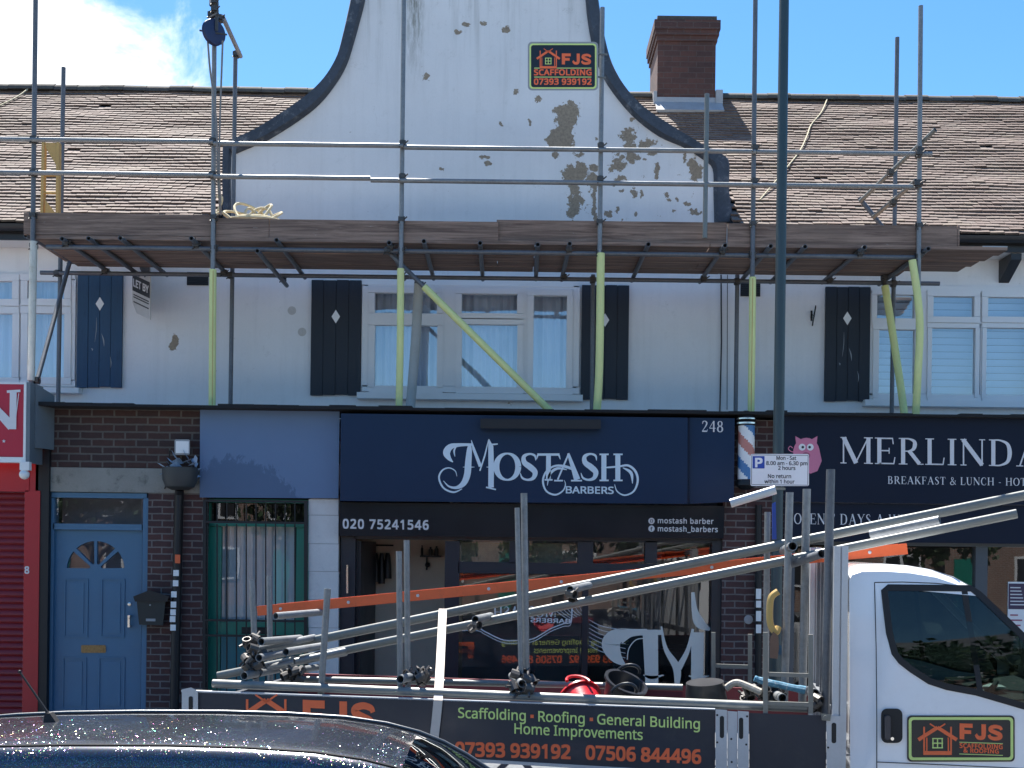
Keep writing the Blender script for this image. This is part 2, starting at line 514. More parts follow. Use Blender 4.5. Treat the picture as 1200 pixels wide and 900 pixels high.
def mat(name, col, rough=.55, metal=0.0, var=.18, scale=5, bump=.15, bscale=70, stretch=(1, 1, 1), coat=0, spec=.5, dirt=None, dirt_amt=.5, rvar=.12):
    m, N, L, out = nodes(name)
    v = objvec(N, L, stretch)
    n1 = noise(N, L, v, scale, 7, .65)
    n2 = noise(N, L, v, bscale, 4, .6)
    f = mth(N, L, 'MULTIPLY_ADD', mth(N, L, 'SUBTRACT', n1.outputs['Fac'], .5), 2 * var, 1.0)
    f = mth(N, L, 'MULTIPLY_ADD', mth(N, L, 'SUBTRACT', n2.outputs['Fac'], .5), var, f)
    c = mixcol(N, L, 1.0, col, f, 'MULTIPLY')
    if dirt:
        n3 = noise(N, L, v, scale * 1.9, 9, .72, .3)
        d = mth(N, L, 'MULTIPLY', ramp(N, L, n3.outputs['Fac'], .52, .72), dirt_amt)
        c = mixcol(N, L, d, c, dirt)
    r = mth(N, L, 'MULTIPLY_ADD', mth(N, L, 'SUBTRACT', n1.outputs['Fac'], .5), 2 * rvar, rough, clamp=True)
    bsdf(N, L, out, c, r, metal, n2.outputs['Fac'] if bump else None, bump, .004, coat, spec)
    return m
def glass(name, tint=(.9, .95, .95), wav=.06, rough=.015, base=.03):
    m, N, L, out = nodes(name)
    tr = N('ShaderNodeBsdfTransparent'); tr.inputs[0].default_value = (*tint, 1)
    gl = N('ShaderNodeBsdfGlossy'); gl.inputs['Roughness'].default_value = rough
    gl.inputs['Color'].default_value = (.95, .97, 1, 1)
    v = objvec(N, L)
    nn = noise(N, L, v, 1.6, 2, .5)
    bn = N('ShaderNodeBump'); bn.inputs['Strength'].default_value = wav; bn.inputs['Distance'].default_value = .05
    L(nn.outputs['Fac'], bn.inputs['Height']); L(bn.outputs[0], gl.inputs['Normal'])
    lw = N('ShaderNodeLayerWeight'); lw.inputs['Blend'].default_value = .5
    f = mth(N, L, 'MULTIPLY_ADD', mth(N, L, 'POWER', lw.outputs['Facing'], 5.0), 1.0 - base, base, clamp=True)
    mx = N('ShaderNodeMixShader')
    L(f, mx.inputs[0]); L(tr.outputs[0], mx.inputs[1]); L(gl.outputs[0], mx.inputs[2]); L(mx.outputs[0], out.inputs[0])
    return m

WHITE_PATCH = [(658, 160, 17, 16), (665, 137, 14, 17), (784, 234, 2.4, 2.4), (793, 233, 2, 2), (752, 228, 2, 4), (729, 225, 2.2, 2), (723, 247, 2, 3), (746, 251, 2, 3), (713, 251, 3, 4), (790, 246, 1.6, 2), (806, 238, 4, 2.6), (757, 188, 2, 2), (700, 163, 2, 2), (740, 141, 2.4, 1.8), (768, 204, 3, 4), (803, 186, 1.6, 5), (765, 181, 5, 3), (655, 127, 4, 4), (668, 121, 4, 3), (632, 117, 5, 4), (605, 107, 3, 3), (620, 144, 2.5, 3.5),
               (672, 203, 16, 11), (674, 238, 7, 26), (696, 240, 3, 22), (696, 212, 9, 9), (735, 160, 9, 6), (742, 182, 13, 8), (758, 169, 8, 6), (738, 171, 9, 5),
               (721, 193, 10, 9), (695, 196, 5, 5), (770, 197, 3, 5), (814, 200, 8, 12), (680, 181, 8, 3), (204, 402, 5, 10), (725, 212, 7, 5), (650, 182, 4, 4),
               (816, 250, 8, 5), (712, 250, 5, 4), (744, 228, 4, 4), (781, 228, 3, 3), (805, 237, 4, 2.5),
               (537, 37, 2.5, 4), (545, 28, 4, 3), (568, 26, 4, 2.5), (594, 34, 5, 4), (499, 90, 3, 4), (568, 185, 5, 2), (572, 193, 4, 3), (518, 198, 3, 2), (588, 146, 2, 2)]
def wall_material():
    m, N, L, out = nodes('white_painted_render')
    v = objvec(N, L)
    nd = noise(N, L, v, 3.0, 8, .68)
    sub = N('ShaderNodeVectorMath', operation='SUBTRACT'); L(nd.outputs['Color'], sub.inputs[0]); sub.inputs[1].default_value = (.5, .5, .5)
    scl = N('ShaderNodeVectorMath', operation='MULTIPLY'); L(sub.outputs[0], scl.inputs[0]); scl.inputs[1].default_value = (.42, 0, .42)
    nd2 = noise(N, L, v, 13.0, 6, .7)
    sub2 = N('ShaderNodeVectorMath', operation='SUBTRACT'); L(nd2.outputs['Color'], sub2.inputs[0]); sub2.inputs[1].default_value = (.5, .5, .5)
    scl2 = N('ShaderNodeVectorMath', operation='MULTIPLY'); L(sub2.outputs[0], scl2.inputs[0]); scl2.inputs[1].default_value = (.24, 0, .24)
    ad = N('ShaderNodeVectorMath', operation='ADD'); L(scl.outputs[0], ad.inputs[0]); L(scl2.outputs[0], ad.inputs[1])
    ad2 = N('ShaderNodeVectorMath', operation='ADD'); L(ad.outputs[0], ad2.inputs[0]); L(v, ad2.inputs[1])
    cur = None
    for px, py, rx, ry in WHITE_PATCH:
        c = P(px, py, 0)
        s = N('ShaderNodeVectorMath', operation='SUBTRACT'); s.inputs[1].default_value = c
        small = rx < 6
        if small:       # small flakes: less displaced, so that they stay where they are
            ad3 = N('ShaderNodeVectorMath', operation='MULTIPLY_ADD'); L(ad.outputs[0], ad3.inputs[0]); ad3.inputs[1].default_value = (.45, 0, .45); L(v, ad3.inputs[2])
            L(ad3.outputs[0], s.inputs[0])
        else:
            L(ad2.outputs[0], s.inputs[0])
        k = N('ShaderNodeVectorMath', operation='MULTIPLY'); L(s.outputs[0], k.inputs[0])
        k.inputs[1].default_value = (S(0) / rx, 0, S(0) / ry)
        ln = N('ShaderNodeVectorMath', operation='LENGTH'); L(k.outputs[0], ln.inputs[0])
        cur = ln.outputs['Value'] if cur is None else mth(N, L, 'MINIMUM', cur, ln.outputs['Value'])
    peel = ramp(N, L, cur, 1.06, .98)
    mrn = N('ShaderNodeMapRange'); L(cur, mrn.inputs[0]); mrn.inputs[1].default_value = 1.04; mrn.inputs[2].default_value = .99
    peel = mrn.outputs[0]
    fk = noise(N, L, v, 9.0, 7, .74, .3)
    xs = N('ShaderNodeSeparateXYZ'); L(v, xs.inputs[0])
    region = mth(N, L, 'MULTIPLY', mth(N, L, 'MULTIPLY', ramp(N, L, xs.outputs[0], -.3, .9), ramp(N, L, xs.outputs[2], 5.7, 6.0)), ramp(N, L, xs.outputs[2], 7.4, 6.5))
    fl_ = mth(N, L, 'GREATER_THAN', mth(N, L, 'MULTIPLY_ADD', region, .055, fk.outputs['Fac']), .69)
    peel = mth(N, L, 'MAXIMUM', peel, fl_)
    base = noise(N, L, v, 1.3, 8, .65)
    vs = objvec(N, L, (9, 1, .55))
    streak = noise(N, L, vs, 1.0, 7, .65)
    hz = N('ShaderNodeSeparateXYZ'); L(v, hz.inputs[0])
    high = ramp(N, L, hz.outputs[2], 7.2, 9.5)
    sm = mth(N, L, 'MULTIPLY', ramp(N, L, streak.outputs['Fac'], .46, .76), mth(N, L, 'MULTIPLY_ADD', high, .75, .14))
    # one dark drip below the top of the gable
    dx = P(486, 30, 0)
    dd = mth(N, L, 'ABSOLUTE', mth(N, L, 'SUBTRACT', hz.outputs[0], dx.x))
    nn3 = noise(N, L, objvec(N, L, (14, 1, 2.2)), 1.6, 8, .75)
    drip = mth(N, L, 'MULTIPLY', ramp(N, L, dd, .16, .02), ramp(N, L, hz.outputs[2], 7.5, 8.9))
    drip = mth(N, L, 'MULTIPLY', drip, ramp(N, L, nn3.outputs['Fac'], .36, .62))
    f = mth(N, L, 'MULTIPLY_ADD', mth(N, L, 'SUBTRACT', base.outputs['Fac'], .5), .22, .98)
    fine = noise(N, L, v, 34, 5, .7)
    f = mth(N, L, 'MULTIPLY_ADD', mth(N, L, 'SUBTRACT', fine.outputs['Fac'], .5), .08, f)
    c = mixcol(N, L, 1.0, (.77, .77, .77), f, 'MULTIPLY')
    c = mixcol(N, L, sm, c, (.42, .42, .40))
    blot = noise(N, L, v, 5.5, 9, .78, .2)
    c = mixcol(N, L, mth(N, L, 'MULTIPLY', mth(N, L, 'MULTIPLY', ramp(N, L, blot.outputs['Fac'], .55, .70), mth(N, L, 'MULTIPLY_ADD', high, .8, .25)), .55), c, (.36, .37, .35))
    c = mixcol(N, L, mth(N, L, 'MULTIPLY', drip, .85), c, (.13, .13, .09))
    # hairline cracks and old repair smears
    vo = N('ShaderNodeTexVoronoi', feature='DISTANCE_TO_EDGE'); vo.inputs['Scale'].default_value = 1.5
    L(ad2.outputs[0], vo.inputs['Vector'])
    ck = mth(N, L, 'MULTIPLY', ramp(N, L, vo.outputs['Distance'], .006, .001), ramp(N, L, base.outputs['Fac'], .55, .68))
    c = mixcol(N, L, mth(N, L, 'MULTIPLY', ck, .55), c, (.34, .33, .31))
    pc = mixcol(N, L, ramp(N, L, fine.outputs['Fac'], .3, .7), (.235, .185, .135), (.36, .295, .215))
    c = mixcol(N, L, peel, c, pc)
    h = mth(N, L, 'MULTIPLY_ADD', peel, -1.2, mth(N, L, 'MULTIPLY', fine.outputs['Fac'], .5))
    bsdf(N, L, out, c, .82, 0, h, .35, .006)
    return m
def brick_material(name, c1, c2, mortar, scale=1.0, msize=.012):
    m, N, L, out = nodes(name)
    tcn = N('ShaderNodeTexCoord'); sp = N('ShaderNodeSeparateXYZ'); L(tcn.outputs['Object'], sp.inputs[0])
    cb = N('ShaderNodeCombineXYZ')
    L(mth(N, L, 'ADD', sp.outputs[0], sp.outputs[1]), cb.inputs[0]); L(sp.outputs[2], cb.inputs[1])
    nz = noise(N, L, tcn.outputs['Object'], 9, 5, .6)
    sub = N('ShaderNodeVectorMath', operation='MULTIPLY_ADD'); L(nz.outputs['Color'], sub.inputs[0]); sub.inputs[1].default_value = (.012, .012, 0); L(cb.outputs[0], sub.inputs[2])
    b = N('ShaderNodeTexBrick'); L(sub.outputs[0], b.inputs['Vector'])
    b.inputs['Scale'].default_value = 1.0
    b.inputs['Brick Width'].default_value = .225 * scale; b.inputs['Row Height'].default_value = .075 * scale
    b.inputs['Mortar Size'].default_value = msize; b.inputs['Mortar Smooth'].default_value = .25
    b.inputs['Bias'].default_value = -.1
    b.inputs['Color1'].default_value = (*c1, 1); b.inputs['Color2'].default_value = (*c2, 1); b.inputs['Mortar'].default_value = (*mortar, 1)
    n2 = noise(N, L, tcn.outputs['Object'], 28, 6, .7)
    n3 = noise(N, L, tcn.outputs['Object'], 1.7, 5, .6)
    f = mth(N, L, 'MULTIPLY_ADD', mth(N, L, 'SUBTRACT', n2.outputs['Fac'], .5), .7, 1.0)
    f = mth(N, L, 'MULTIPLY_ADD', mth(N, L, 'SUBTRACT', n3.outputs['Fac'], .5), .9, f)
    c = mixcol(N, L, 1.0, b.outputs['Color'], f, 'MULTIPLY')
    h = mth(N, L, 'MULTIPLY_ADD', b.outputs['Fac'], -1.0, mth(N, L, 'MULTIPLY', n2.outputs['Fac'], .4))
    bsdf(N, L, out, c, .8, 0, h, .6, .008)
    return m
def tile_material():
    m, N, L, out = nodes('clay_roof_tiles')
    g = N('ShaderNodeNewGeometry')
    v = objvec(N, L)
    cr_ = N('ShaderNodeValToRGB'); L(g.outputs['Random Per Island'], cr_.inputs[0])
    e = cr_.color_ramp.elements
    e[0].position = 0; e[0].color = (0.134, 0.095, 0.077, 1)
    e[1].position = 1; e[1].color = (0.182, 0.138, 0.105, 1)
    for p_, c_ in ((.25, (0.146, 0.103, 0.083, 1)), (.5, (0.164, 0.114, 0.092, 1)), (.75, (0.156, 0.118, 0.099, 1))):
        k = e.new(p_); k.color = c_
    n1 = noise(N, L, v, 1.1, 6, .65); n2 = noise(N, L, v, 30, 6, .7)
    c = mixcol(N, L, 1.0, cr_.outputs[0], mth(N, L, 'MULTIPLY_ADD', mth(N, L, 'SUBTRACT', n2.outputs['Fac'], .5), 1.0, 1.0), 'MULTIPLY')
    lich = mth(N, L, 'MULTIPLY', ramp(N, L, n2.outputs['Fac'], .55, .72), ramp(N, L, n1.outputs['Fac'], .40, .62))
    c = mixcol(N, L, mth(N, L, 'MULTIPLY', lich, .65), c, (.34, .33, .25))
    bsdf(N, L, out, c, .85, 0, n2.outputs['Fac'], .5, .006)
    return m
def wood_material(name, col, dark, stretch=(.6, 14, 14)):
    m, N, L, out = nodes(name)
    v = objvec(N, L, stretch)
    n1 = noise(N, L, v, 2.2, 8, .7, .6)
    n2 = noise(N, L, objvec(N, L), 2.6, 6, .6)
    n3 = noise(N, L, objvec(N, L, (1.5, 6, 6)), 6, 7, .75)
    c = mixcol(N, L, ramp(N, L, n1.outputs['Fac'], .35, .66), dark, col)
    c = mixcol(N, L, mth(N, L, 'MULTIPLY', ramp(N, L, n2.outputs['Fac'], .45, .7), .5), c, tuple(x * .55 for x in col))
    c = mixcol(N, L, mth(N, L, 'MULTIPLY', ramp(N, L, n3.outputs['Fac'], .63, .72), .6), c, (.42, .40, .37))
    bsdf(N, L, out, c, .85, 0, n1.outputs['Fac'], .5, .006)
    return m
def galv_material(name, col=(.215, .225, .23), metal=.35, rough=.48):
    m, N, L, out = nodes(name)
    v = objvec(N, L)
    n1 = noise(N, L, v, 5, 7, .7); n2 = noise(N, L, v, 40, 5, .65)
    f = mth(N, L, 'MULTIPLY_ADD', mth(N, L, 'SUBTRACT', n1.outputs['Fac'], .5), .9, 1.0)
    f = mth(N, L, 'MULTIPLY_ADD', mth(N, L, 'SUBTRACT', n2.outputs['Fac'], .5), .5, f)
    c = mixcol(N, L, 1.0, col, f, 'MULTIPLY')
    rust = mth(N, L, 'MULTIPLY', ramp(N, L, n2.outputs['Fac'], .62, .75), ramp(N, L, n1.outputs['Fac'], .5, .65))
    c = mixcol(N, L, mth(N, L, 'MULTIPLY', rust, .7), c, (.16, .10, .06))
    r = mth(N, L, 'MULTIPLY_ADD', n1.outputs['Fac'], .3, rough - .15)
    bsdf(N, L, out, c, r, metal, n2.outputs['Fac'], .2, .003)
    return m
def car_paint():
    m, N, L, out = nodes('wet_metallic_car_paint')
    v = objvec(N, L)
    vo = N('ShaderNodeTexVoronoi'); vo.inputs['Scale'].default_value = 230; L(v, vo.inputs['Vector'])
    sub = N('ShaderNodeVectorMath', operation='SUBTRACT'); L(vo.outputs['Color'], sub.inputs[0]); sub.inputs[1].default_value = (.5, .5, .5)
    patch = noise(N, L, objvec(N, L, (1.0, 1.0, 1)), 2.6, 4, .6)
    hot = ramp(N, L, patch.outputs['Fac'], .36, .56)
    g = N('ShaderNodeNewGeometry')
    k = N('ShaderNodeVectorMath', operation='SCALE'); L(sub.outputs[0], k.inputs[0]); L(mth(N, L, 'MULTIPLY', hot, 1.05), k.inputs['Scale'])
    ad = N('ShaderNodeVectorMath', operation='ADD'); L(g.outputs['Normal'], ad.inputs[0]); L(k.outputs[0], ad.inputs[1])
    nm = N('ShaderNodeVectorMath', operation='NORMALIZE'); L(ad.outputs[0], nm.inputs[0])
    flake = N('ShaderNodeBsdfGlossy'); flake.inputs['Roughness'].default_value = .16
    flake.inputs['Color'].default_value = (.30, .32, .36, 1)
    L(nm.outputs[0], flake.inputs['Normal'])
    wnz = N('ShaderNodeTexWhiteNoise'); wnz.noise_dimensions = '3D'; L(vo.outputs['Position'], wnz.inputs['Vector'])
    L(mixcol(N, L, .42, (.17, .20, .25), wnz.outputs['Color']), flake.inputs['Color'])
    b = N('ShaderNodeBsdfPrincipled')
    b.inputs['Base Color'].default_value = (.012, .017, .028, 1); b.inputs['Metallic'].default_value = .3
    b.inputs['Roughness'].default_value = .32; b.inputs['Coat Weight'].default_value = 1; b.inputs['Coat Roughness'].default_value = .05
    mx = N('ShaderNodeMixShader')
    r1 = N('ShaderNodeSeparateColor'); L(vo.outputs['Color'], r1.inputs[0])
    sel = mth(N, L, 'MULTIPLY', mth(N, L, 'GREATER_THAN', r1.outputs[2], .45), mth(N, L, 'LESS_THAN', vo.outputs['Distance'], .55))
    L(mth(N, L, 'MULTIPLY', sel, .45), mx.inputs[0])
    L(b.outputs[0], mx.inputs[1]); L(flake.outputs[0], mx.inputs[2]); L(mx.outputs[0], out.inputs[0])
    return m

M = {}
M['wall'] = wall_material()
M['tile'] = tile_material()
M['brick'] = brick_material('dark_red_brick', (.080, .032, .028), (.046, .024, .027), (.155, .135, .125), .9, .008)
M['brick_fascia'] = brick_material('sooty_brick', (.060, .026, .021), (.034, .020, .020), (.10, .088, .078), 1.0, .010)
M['brick_chim'] = brick_material('chimney_brick', (.094, .041, .032), (.058, .030, .027), (.090, .066, .057), 1.0, .006)
M['lead'] = mat('dark_lead_coping', (.050, .062, .082), .65, .1, .7, 4, .6, 30, dirt=(.30, .31, .32), dirt_amt=.6)
M['flash'] = mat('pale_lead_flashing', (.36, .37, .38), .6, .2, .3, 8)
M['ridge'] = mat('mossy_ridge_tiles', (.075, .068, .060), .9, 0, .5, 9, .6, 30, dirt=(.16, .17, .09), dirt_amt=.7)
M['gutter'] = mat('black_gutter_plastic', (.018, .019, .022), .45)
M['upvc'] = mat('white_window_plastic', (.74, .74, .73), .35, 0, .06, 3, .03)
M['curtain'] = mat('net_curtain', (.60, .68, .80), .9, 0, .12, 2, .2, 60, (6, 1, .3))
M['blind'] = mat('blue_white_blind', (.50, .62, .76), .8, 0, .1, 3)
M['pane'] = glass('window_glass', (.92, .95, .97), .05, .012, .24)
M['shopglass'] = glass('shop_glass', (.78, .82, .82), .012, .01, .085)
M['shut_blue'] = mat('blue_shutter_paint', (.018, .062, .125), .6, 0, .25, 4, .3, 40, (6, 6, .8), dirt=(.008, .035, .07), dirt_amt=.8)
M['shut_navy'] = mat('navy_shutter_paint', (.0085, .014, .024), .55, 0, .3, 4, .3, 40, (6, 6, .8), dirt=(.02, .028, .04), dirt_amt=.6)
M['white'] = mat('white_paint', (.78, .78, .76), .5, 0, .08)
M['steel'] = galv_material('galvanised_tube')
M['steel_d'] = galv_material('dull_scaffold_tube', (.125, .135, .15), .3, .52)
M['coupler'] = galv_material('rusty_coupler', (.075, .07, .066), .4, .5)
M['foam'] = mat('pale_yellow_foam', (.66, .70, .30), .75, 0, .12, 7, .2)
M['cream'] = mat('dirty_cream_sleeve', (.56, .56, .50), .7, 0, .25, 6, .2, dirt=(.34, .29, .20), dirt_amt=.6)
M['greyfoam'] = mat('grey_white_sleeve', (.40, .43, .43), .7, 0, .2, 6)
M['board'] = wood_material('weathered_scaffold_board', (.31, .215, .165), (.115, .076, .060))
M['timber'] = mat('tan_timber', (.50, .32, .11), .7, 0, .25, 6, .3, 40, (8, 8, 1))
M['rope'] = mat('pale_rope', (.55, .48, .32), .9, 0, .3, 30, .6, 120)
M['rope_d'] = mat('dark_rope', (.22, .21, .20), .9, 0, .3, 30, .6, 120)
M['wheel_blue'] = mat('dark_blue_pulley', (.025, .04, .10), .5, .2, .3)
M['black'] = mat('black_sign_panel', (.014, .016, .021), .35, 0, .15)
M['truckpanel'] = mat('charcoal_dropside_panel', (.020, .024, .036), .5, 0, .15, 3, dirt=(.05, .05, .055), dirt_amt=.35)
M['orange'] = mat('orange_red_lettering', (.95, .165, .052), .5, 0, .1)
M['green_l'] = mat('pale_green_lettering', (.68, .82, .25), .5, 0, .08)
M['navy'] = mat('gloss_navy_fascia', (.0095, .027, .066), .34, 0, .10, 2, .02, 20, spec=.22)
M['navy_d'] = mat('gloss_black_panel', (.0065, .0105, .018), .2, 0, .15, 2, .02, 20, spec=.3)
M['cafe'] = mat('cafe_black_fascia', (.0055, .011, .027), .5, 0, .2, 3, .1, spec=.2)
M['letter'] = mat('ice_blue_lettering', (.62, .74, .80), .45, 0, .06)
M['letter_w'] = mat('off_white_lettering', (.66, .65, .66), .5, 0, .08)
M['greypanel'] = mat('blue_grey_sheet', (.085, .115, .185), .38, 0, .12, 2.2, .05, 20, dirt=(.055, .075, .125), dirt_amt=.5)
def tree_reflection_panel():  # blue grey sheet, darker arch below is a tree reflection painted into its colour
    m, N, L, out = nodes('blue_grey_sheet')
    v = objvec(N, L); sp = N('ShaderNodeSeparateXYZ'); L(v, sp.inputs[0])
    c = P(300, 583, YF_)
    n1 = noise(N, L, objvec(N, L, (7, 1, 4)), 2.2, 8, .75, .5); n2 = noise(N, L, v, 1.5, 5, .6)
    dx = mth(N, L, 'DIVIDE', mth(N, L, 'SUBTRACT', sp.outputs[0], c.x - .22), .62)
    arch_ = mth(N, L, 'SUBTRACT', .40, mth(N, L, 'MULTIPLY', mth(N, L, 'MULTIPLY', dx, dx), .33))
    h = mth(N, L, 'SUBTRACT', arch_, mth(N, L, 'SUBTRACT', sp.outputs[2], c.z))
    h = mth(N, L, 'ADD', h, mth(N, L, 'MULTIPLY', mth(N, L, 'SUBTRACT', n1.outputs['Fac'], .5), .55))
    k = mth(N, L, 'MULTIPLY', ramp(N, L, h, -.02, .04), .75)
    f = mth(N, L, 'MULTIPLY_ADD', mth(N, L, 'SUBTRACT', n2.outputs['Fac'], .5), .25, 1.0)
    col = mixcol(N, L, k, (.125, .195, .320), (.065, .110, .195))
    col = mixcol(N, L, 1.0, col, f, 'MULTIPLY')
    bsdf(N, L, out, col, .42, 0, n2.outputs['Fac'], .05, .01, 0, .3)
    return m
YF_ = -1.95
M['greypanel'] = tree_reflection_panel()
M['marble'] = mat('white_marble_slab', (.58, .58, .57), .35, 0, .18, 3, .05, dirt=(.40, .41, .42), dirt_amt=.6)
M['concrete'] = mat('stained_concrete', (.25, .245, .22), .85, 0, .25, 4, .4, 60, dirt=(.07, .075, .065), dirt_amt=.75)
M['felt'] = mat('black_roof_felt', (.012, .013, .015), .9, 0, .3, 10, .6, 30)
M['door_blue'] = mat('blue_door_paint', (.056, .150, .250), .45, 0, .12, 3, .08)
M['door_green'] = mat('green_door_paint', (.008, .20, .14), .4, 0, .2, 4)
M['door_teal'] = mat('teal_door_paint', (.008, .15, .18), .4, 0, .2, 4)
M['brass'] = mat('old_brass', (.26, .17, .075), .4, .6, .6, 40, .4, 90, dirt=(.05, .04, .03), dirt_amt=.8)
M['iron'] = mat('black_iron', (.012, .013, .015), .5, .2, .3)
M['red'] = mat('red_shop_paint', (.40, .010, .018), .4, 0, .12)
M['red_d'] = mat('red_shutter_slats', (.19, .010, .014), .45, 0, .2)
M['red_sign'] = mat('crimson_sign_face', (.46, .010, .035), .35, 0, .08)
M['plast'] = mat('grey_plastic', (.30, .31, .32), .5)
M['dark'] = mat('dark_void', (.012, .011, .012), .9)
M['beige'] = mat('beige_interior', (.62, .53, .43), .85, 0, .15)
M['int_grey'] = mat('grey_interior', (.34, .33, .40), .85, 0, .2)
M['asphalt'] = mat('asphalt', (.080, .080, .081), .9, 0, .3, 3, .5, 160)
M['paving'] = brick_material('paving_slabs', (.38, .37, .345), (.33, .325, .30), (.15, .15, .14), 4.0, .012)
M['kerb'] = mat('kerb_stone', (.32, .31, .29), .85, 0, .2, 5, .4)
M['post'] = mat('dark_green_column_paint', (.030, .054, .063), .4, .1, .2, 4)
M['alu'] = mat('mill_aluminium', (.185, .19, .175), .42, .35, .2, 5, .1, 60, dirt=(.25, .25, .24), dirt_amt=.5)
M['alu_p'] = mat('pale_aluminium_post', (.52, .53, .54), .5, .35, .15, 6)
M['cabwhite'] = mat('white_van_paint', (.84, .85, .86), .22, 0, .04, 2, .0, coat=.8, dirt=(.70, .70, .69), dirt_amt=.2)
M['rubber'] = mat('black_rubber', (.012, .012, .013), .6)
M['cabglass'] = glass('cab_glass', (.42, .49, .47), .008, .01, .035)
M['cabtrim'] = mat('cab_interior_grey', (.045, .048, .052), .8)
M['carpaint'] = car_paint()
M['carglass'] = glass('car_glass', (.30, .36, .38), .008, .01, .20)
M['chrome'] = mat('chrome_trim', (.6, .6, .6), .15, 1.0, .1)
M['bucket_r'] = mat('red_tub_plastic', (.52, .012, .020), .35, 0, .12)
M['bucket_k'] = mat('black_tub_plastic', (.016, .018, .022), .35, 0, .2)
M['maroon'] = mat('dark_red_bed_side', (.16, .022, .028), .5, 0, .3)
M['strap'] = mat('cream_webbing_strap', (.62, .54, .47), .85, 0, .12, 20, .3, 200)
M['blue_wrap'] = mat('blue_plastic_wrap', (.02, .06, .30), .4, 0, .3, 9)
M['cyan_wrap'] = mat('light_blue_strap', (.035, .15, .24), .6, 0, .5, 9, .4, 60, (3, 3, 3), dirt=(.45, .45, .42), dirt_amt=.9)
M['sign_w'] = mat('white_sign_face', (.80, .80, .80), .4, 0, .05)
M['sign_b'] = mat('blue_parking_square', (.015, .06, .36), .4, 0, .05)
M['ink'] = mat('dark_sign_ink', (.018, .018, .022), .5)
M['pole_red'] = mat('barber_pole_red', (.52, .20, .16), .4); M['pole_blue'] = mat('barber_pole_blue', (.06, .19, .40), .4)
M['pink'] = mat('pink_emblem_paint', (.60, .18, .28), .5, 0, .06)
M['pink_d'] = mat('dark_pink_emblem_paint', (.33, .07, .13), .5, 0, .06)
M['bark'] = mat('tree_bark', (.09, .07, .055), .9, 0, .3, 6, .6, 30)
M['leaf'] = mat('tree_leaves', (.035, .062, .020), .6, 0, .5, 1.5)
M['house'] = mat('buff_render', (.50, .46, .40), .85, 0, .15)
M['slate'] = mat('grey_slate', (.12, .12, .13), .7, 0, .3)
M['decal'] = mat('frosted_window_decal', (.66, .64, .58), .7, 0, .08)
M['decal_l'] = mat('cream_window_decal', (.56, .53, .44), .7, 0, .08)
M['leather'] = mat('black_leather', (.014, .014, .016), .4, 0, .3)
M['orange_p'] = mat('orange_fibreglass_stile', (.70, .115, .030), .45, 0, .14, 8, dirt=(.32, .07, .03), dirt_amt=.35)

# ================================================================== SETTING
single('road', MB().box(-400, 400, -400, 400, -.5, 0), M['asphalt'], kind='structure', base=(0, 0, 0))
single('pavement', MB().box(-60, 60, -3.66, -1.6, -.3, .125), M['paving'], kind='structure', base=(0, 0, 0))
k = MB()
x = -60
while x < 60:
    k.box(x + .004, x + .91, -3.80, -3.665, -.3, .12); x += .915
single('kerb', k, M['kerb'], kind='structure', base=(0, 0, 0))
single('far_pavement', MB().box(-60, 60, -18.5, -12.4, -.3, .12), M['paving'], kind='structure', base=(0, 0, 0))

# ================================================================== TERRACE BUILDING
YF = -1.95                         # front plane of the projecting shops
EZ, RZ, RY, EY = 5.97, 8.66, 2.6, -.40
terr = Thing('terrace_building', 'white rendered terrace with curved gable, clay tiled roof, brick chimney and ground floor doors', 'building', base=(0, 0, 0))
GL_OUT = [(262, 262), (262, 176), (270, 166), (300, 152), (332, 132), (352, 118), (366, 107), (382, 90), (395, 67), (402, 42), (407, 20), (411, 0), (414, -30), (418, -70)]
GL_IN = [(271, 262), (271, 185), (277, 180.5), (297, 172), (315, 164), (350, 142), (375, 122), (395, 97), (407, 75), (415, 50), (422, 25), (428, 0), (431, -30), (434, -66)]
GR_OUT = [(860, 262), (854, 225), (854, 192), (846, 182), (822, 170), (790, 150), (755, 127), (732, 102), (717, 75), (709, 47), (704, 20), (701, 0), (697, -30), (692, -70)]
GR_IN = [(837, 262), (836, 225), (835, 198), (822, 186), (800, 172.5), (772, 160), (740, 135), (712, 100), (698, 70), (692, 45), (688, 20), (686, 0), (682, -30), (678, -66)]
TOP_OUT = [(455, -105), (500, -128), (555, -138), (610, -128), (655, -105)]
TOP_IN = [(462, -92), (505, -113), (555, -122), (605, -113), (648, -92)]
win_defs = {'left': (-110, 320, 88, 458), 'mid': (424, 328, 679, 468), 'right': (1019, 336, 1330, 478)}
def xz(p): return (p.x, p.z)
gable = [xz(P(a, b, 0)) for a, b in GL_OUT[1:]] + [xz(P(a, b, 0)) for a, b in TOP_OUT] + [xz(P(a, b, 0)) for a, b in reversed(GR_OUT[1:])]
gx0, gx1 = gable[0][0], gable[-1][0]
outer = [(-9, 3.3), (-9, EZ - .06), (gx0, EZ - .06)] + gable + [(gx1, EZ - .06), (9, EZ - .06), (9, 3.3)]
holes = []
for w_ in win_defs.values():
    x0, x1, z0, z1 = R(w_[0] + 3, w_[1] + 3, w_[2] - 3, w_[3] - 8, 0)
    holes.append([(x0, z0), (x1, z0), (x1, z1), (x0, z1)])
wallm = MB().mesh2d(poly2d(outer, holes), lambda x, y, z: Vector((x, z * .3, y)))
terr.part('wall', wallm, M['wall'])
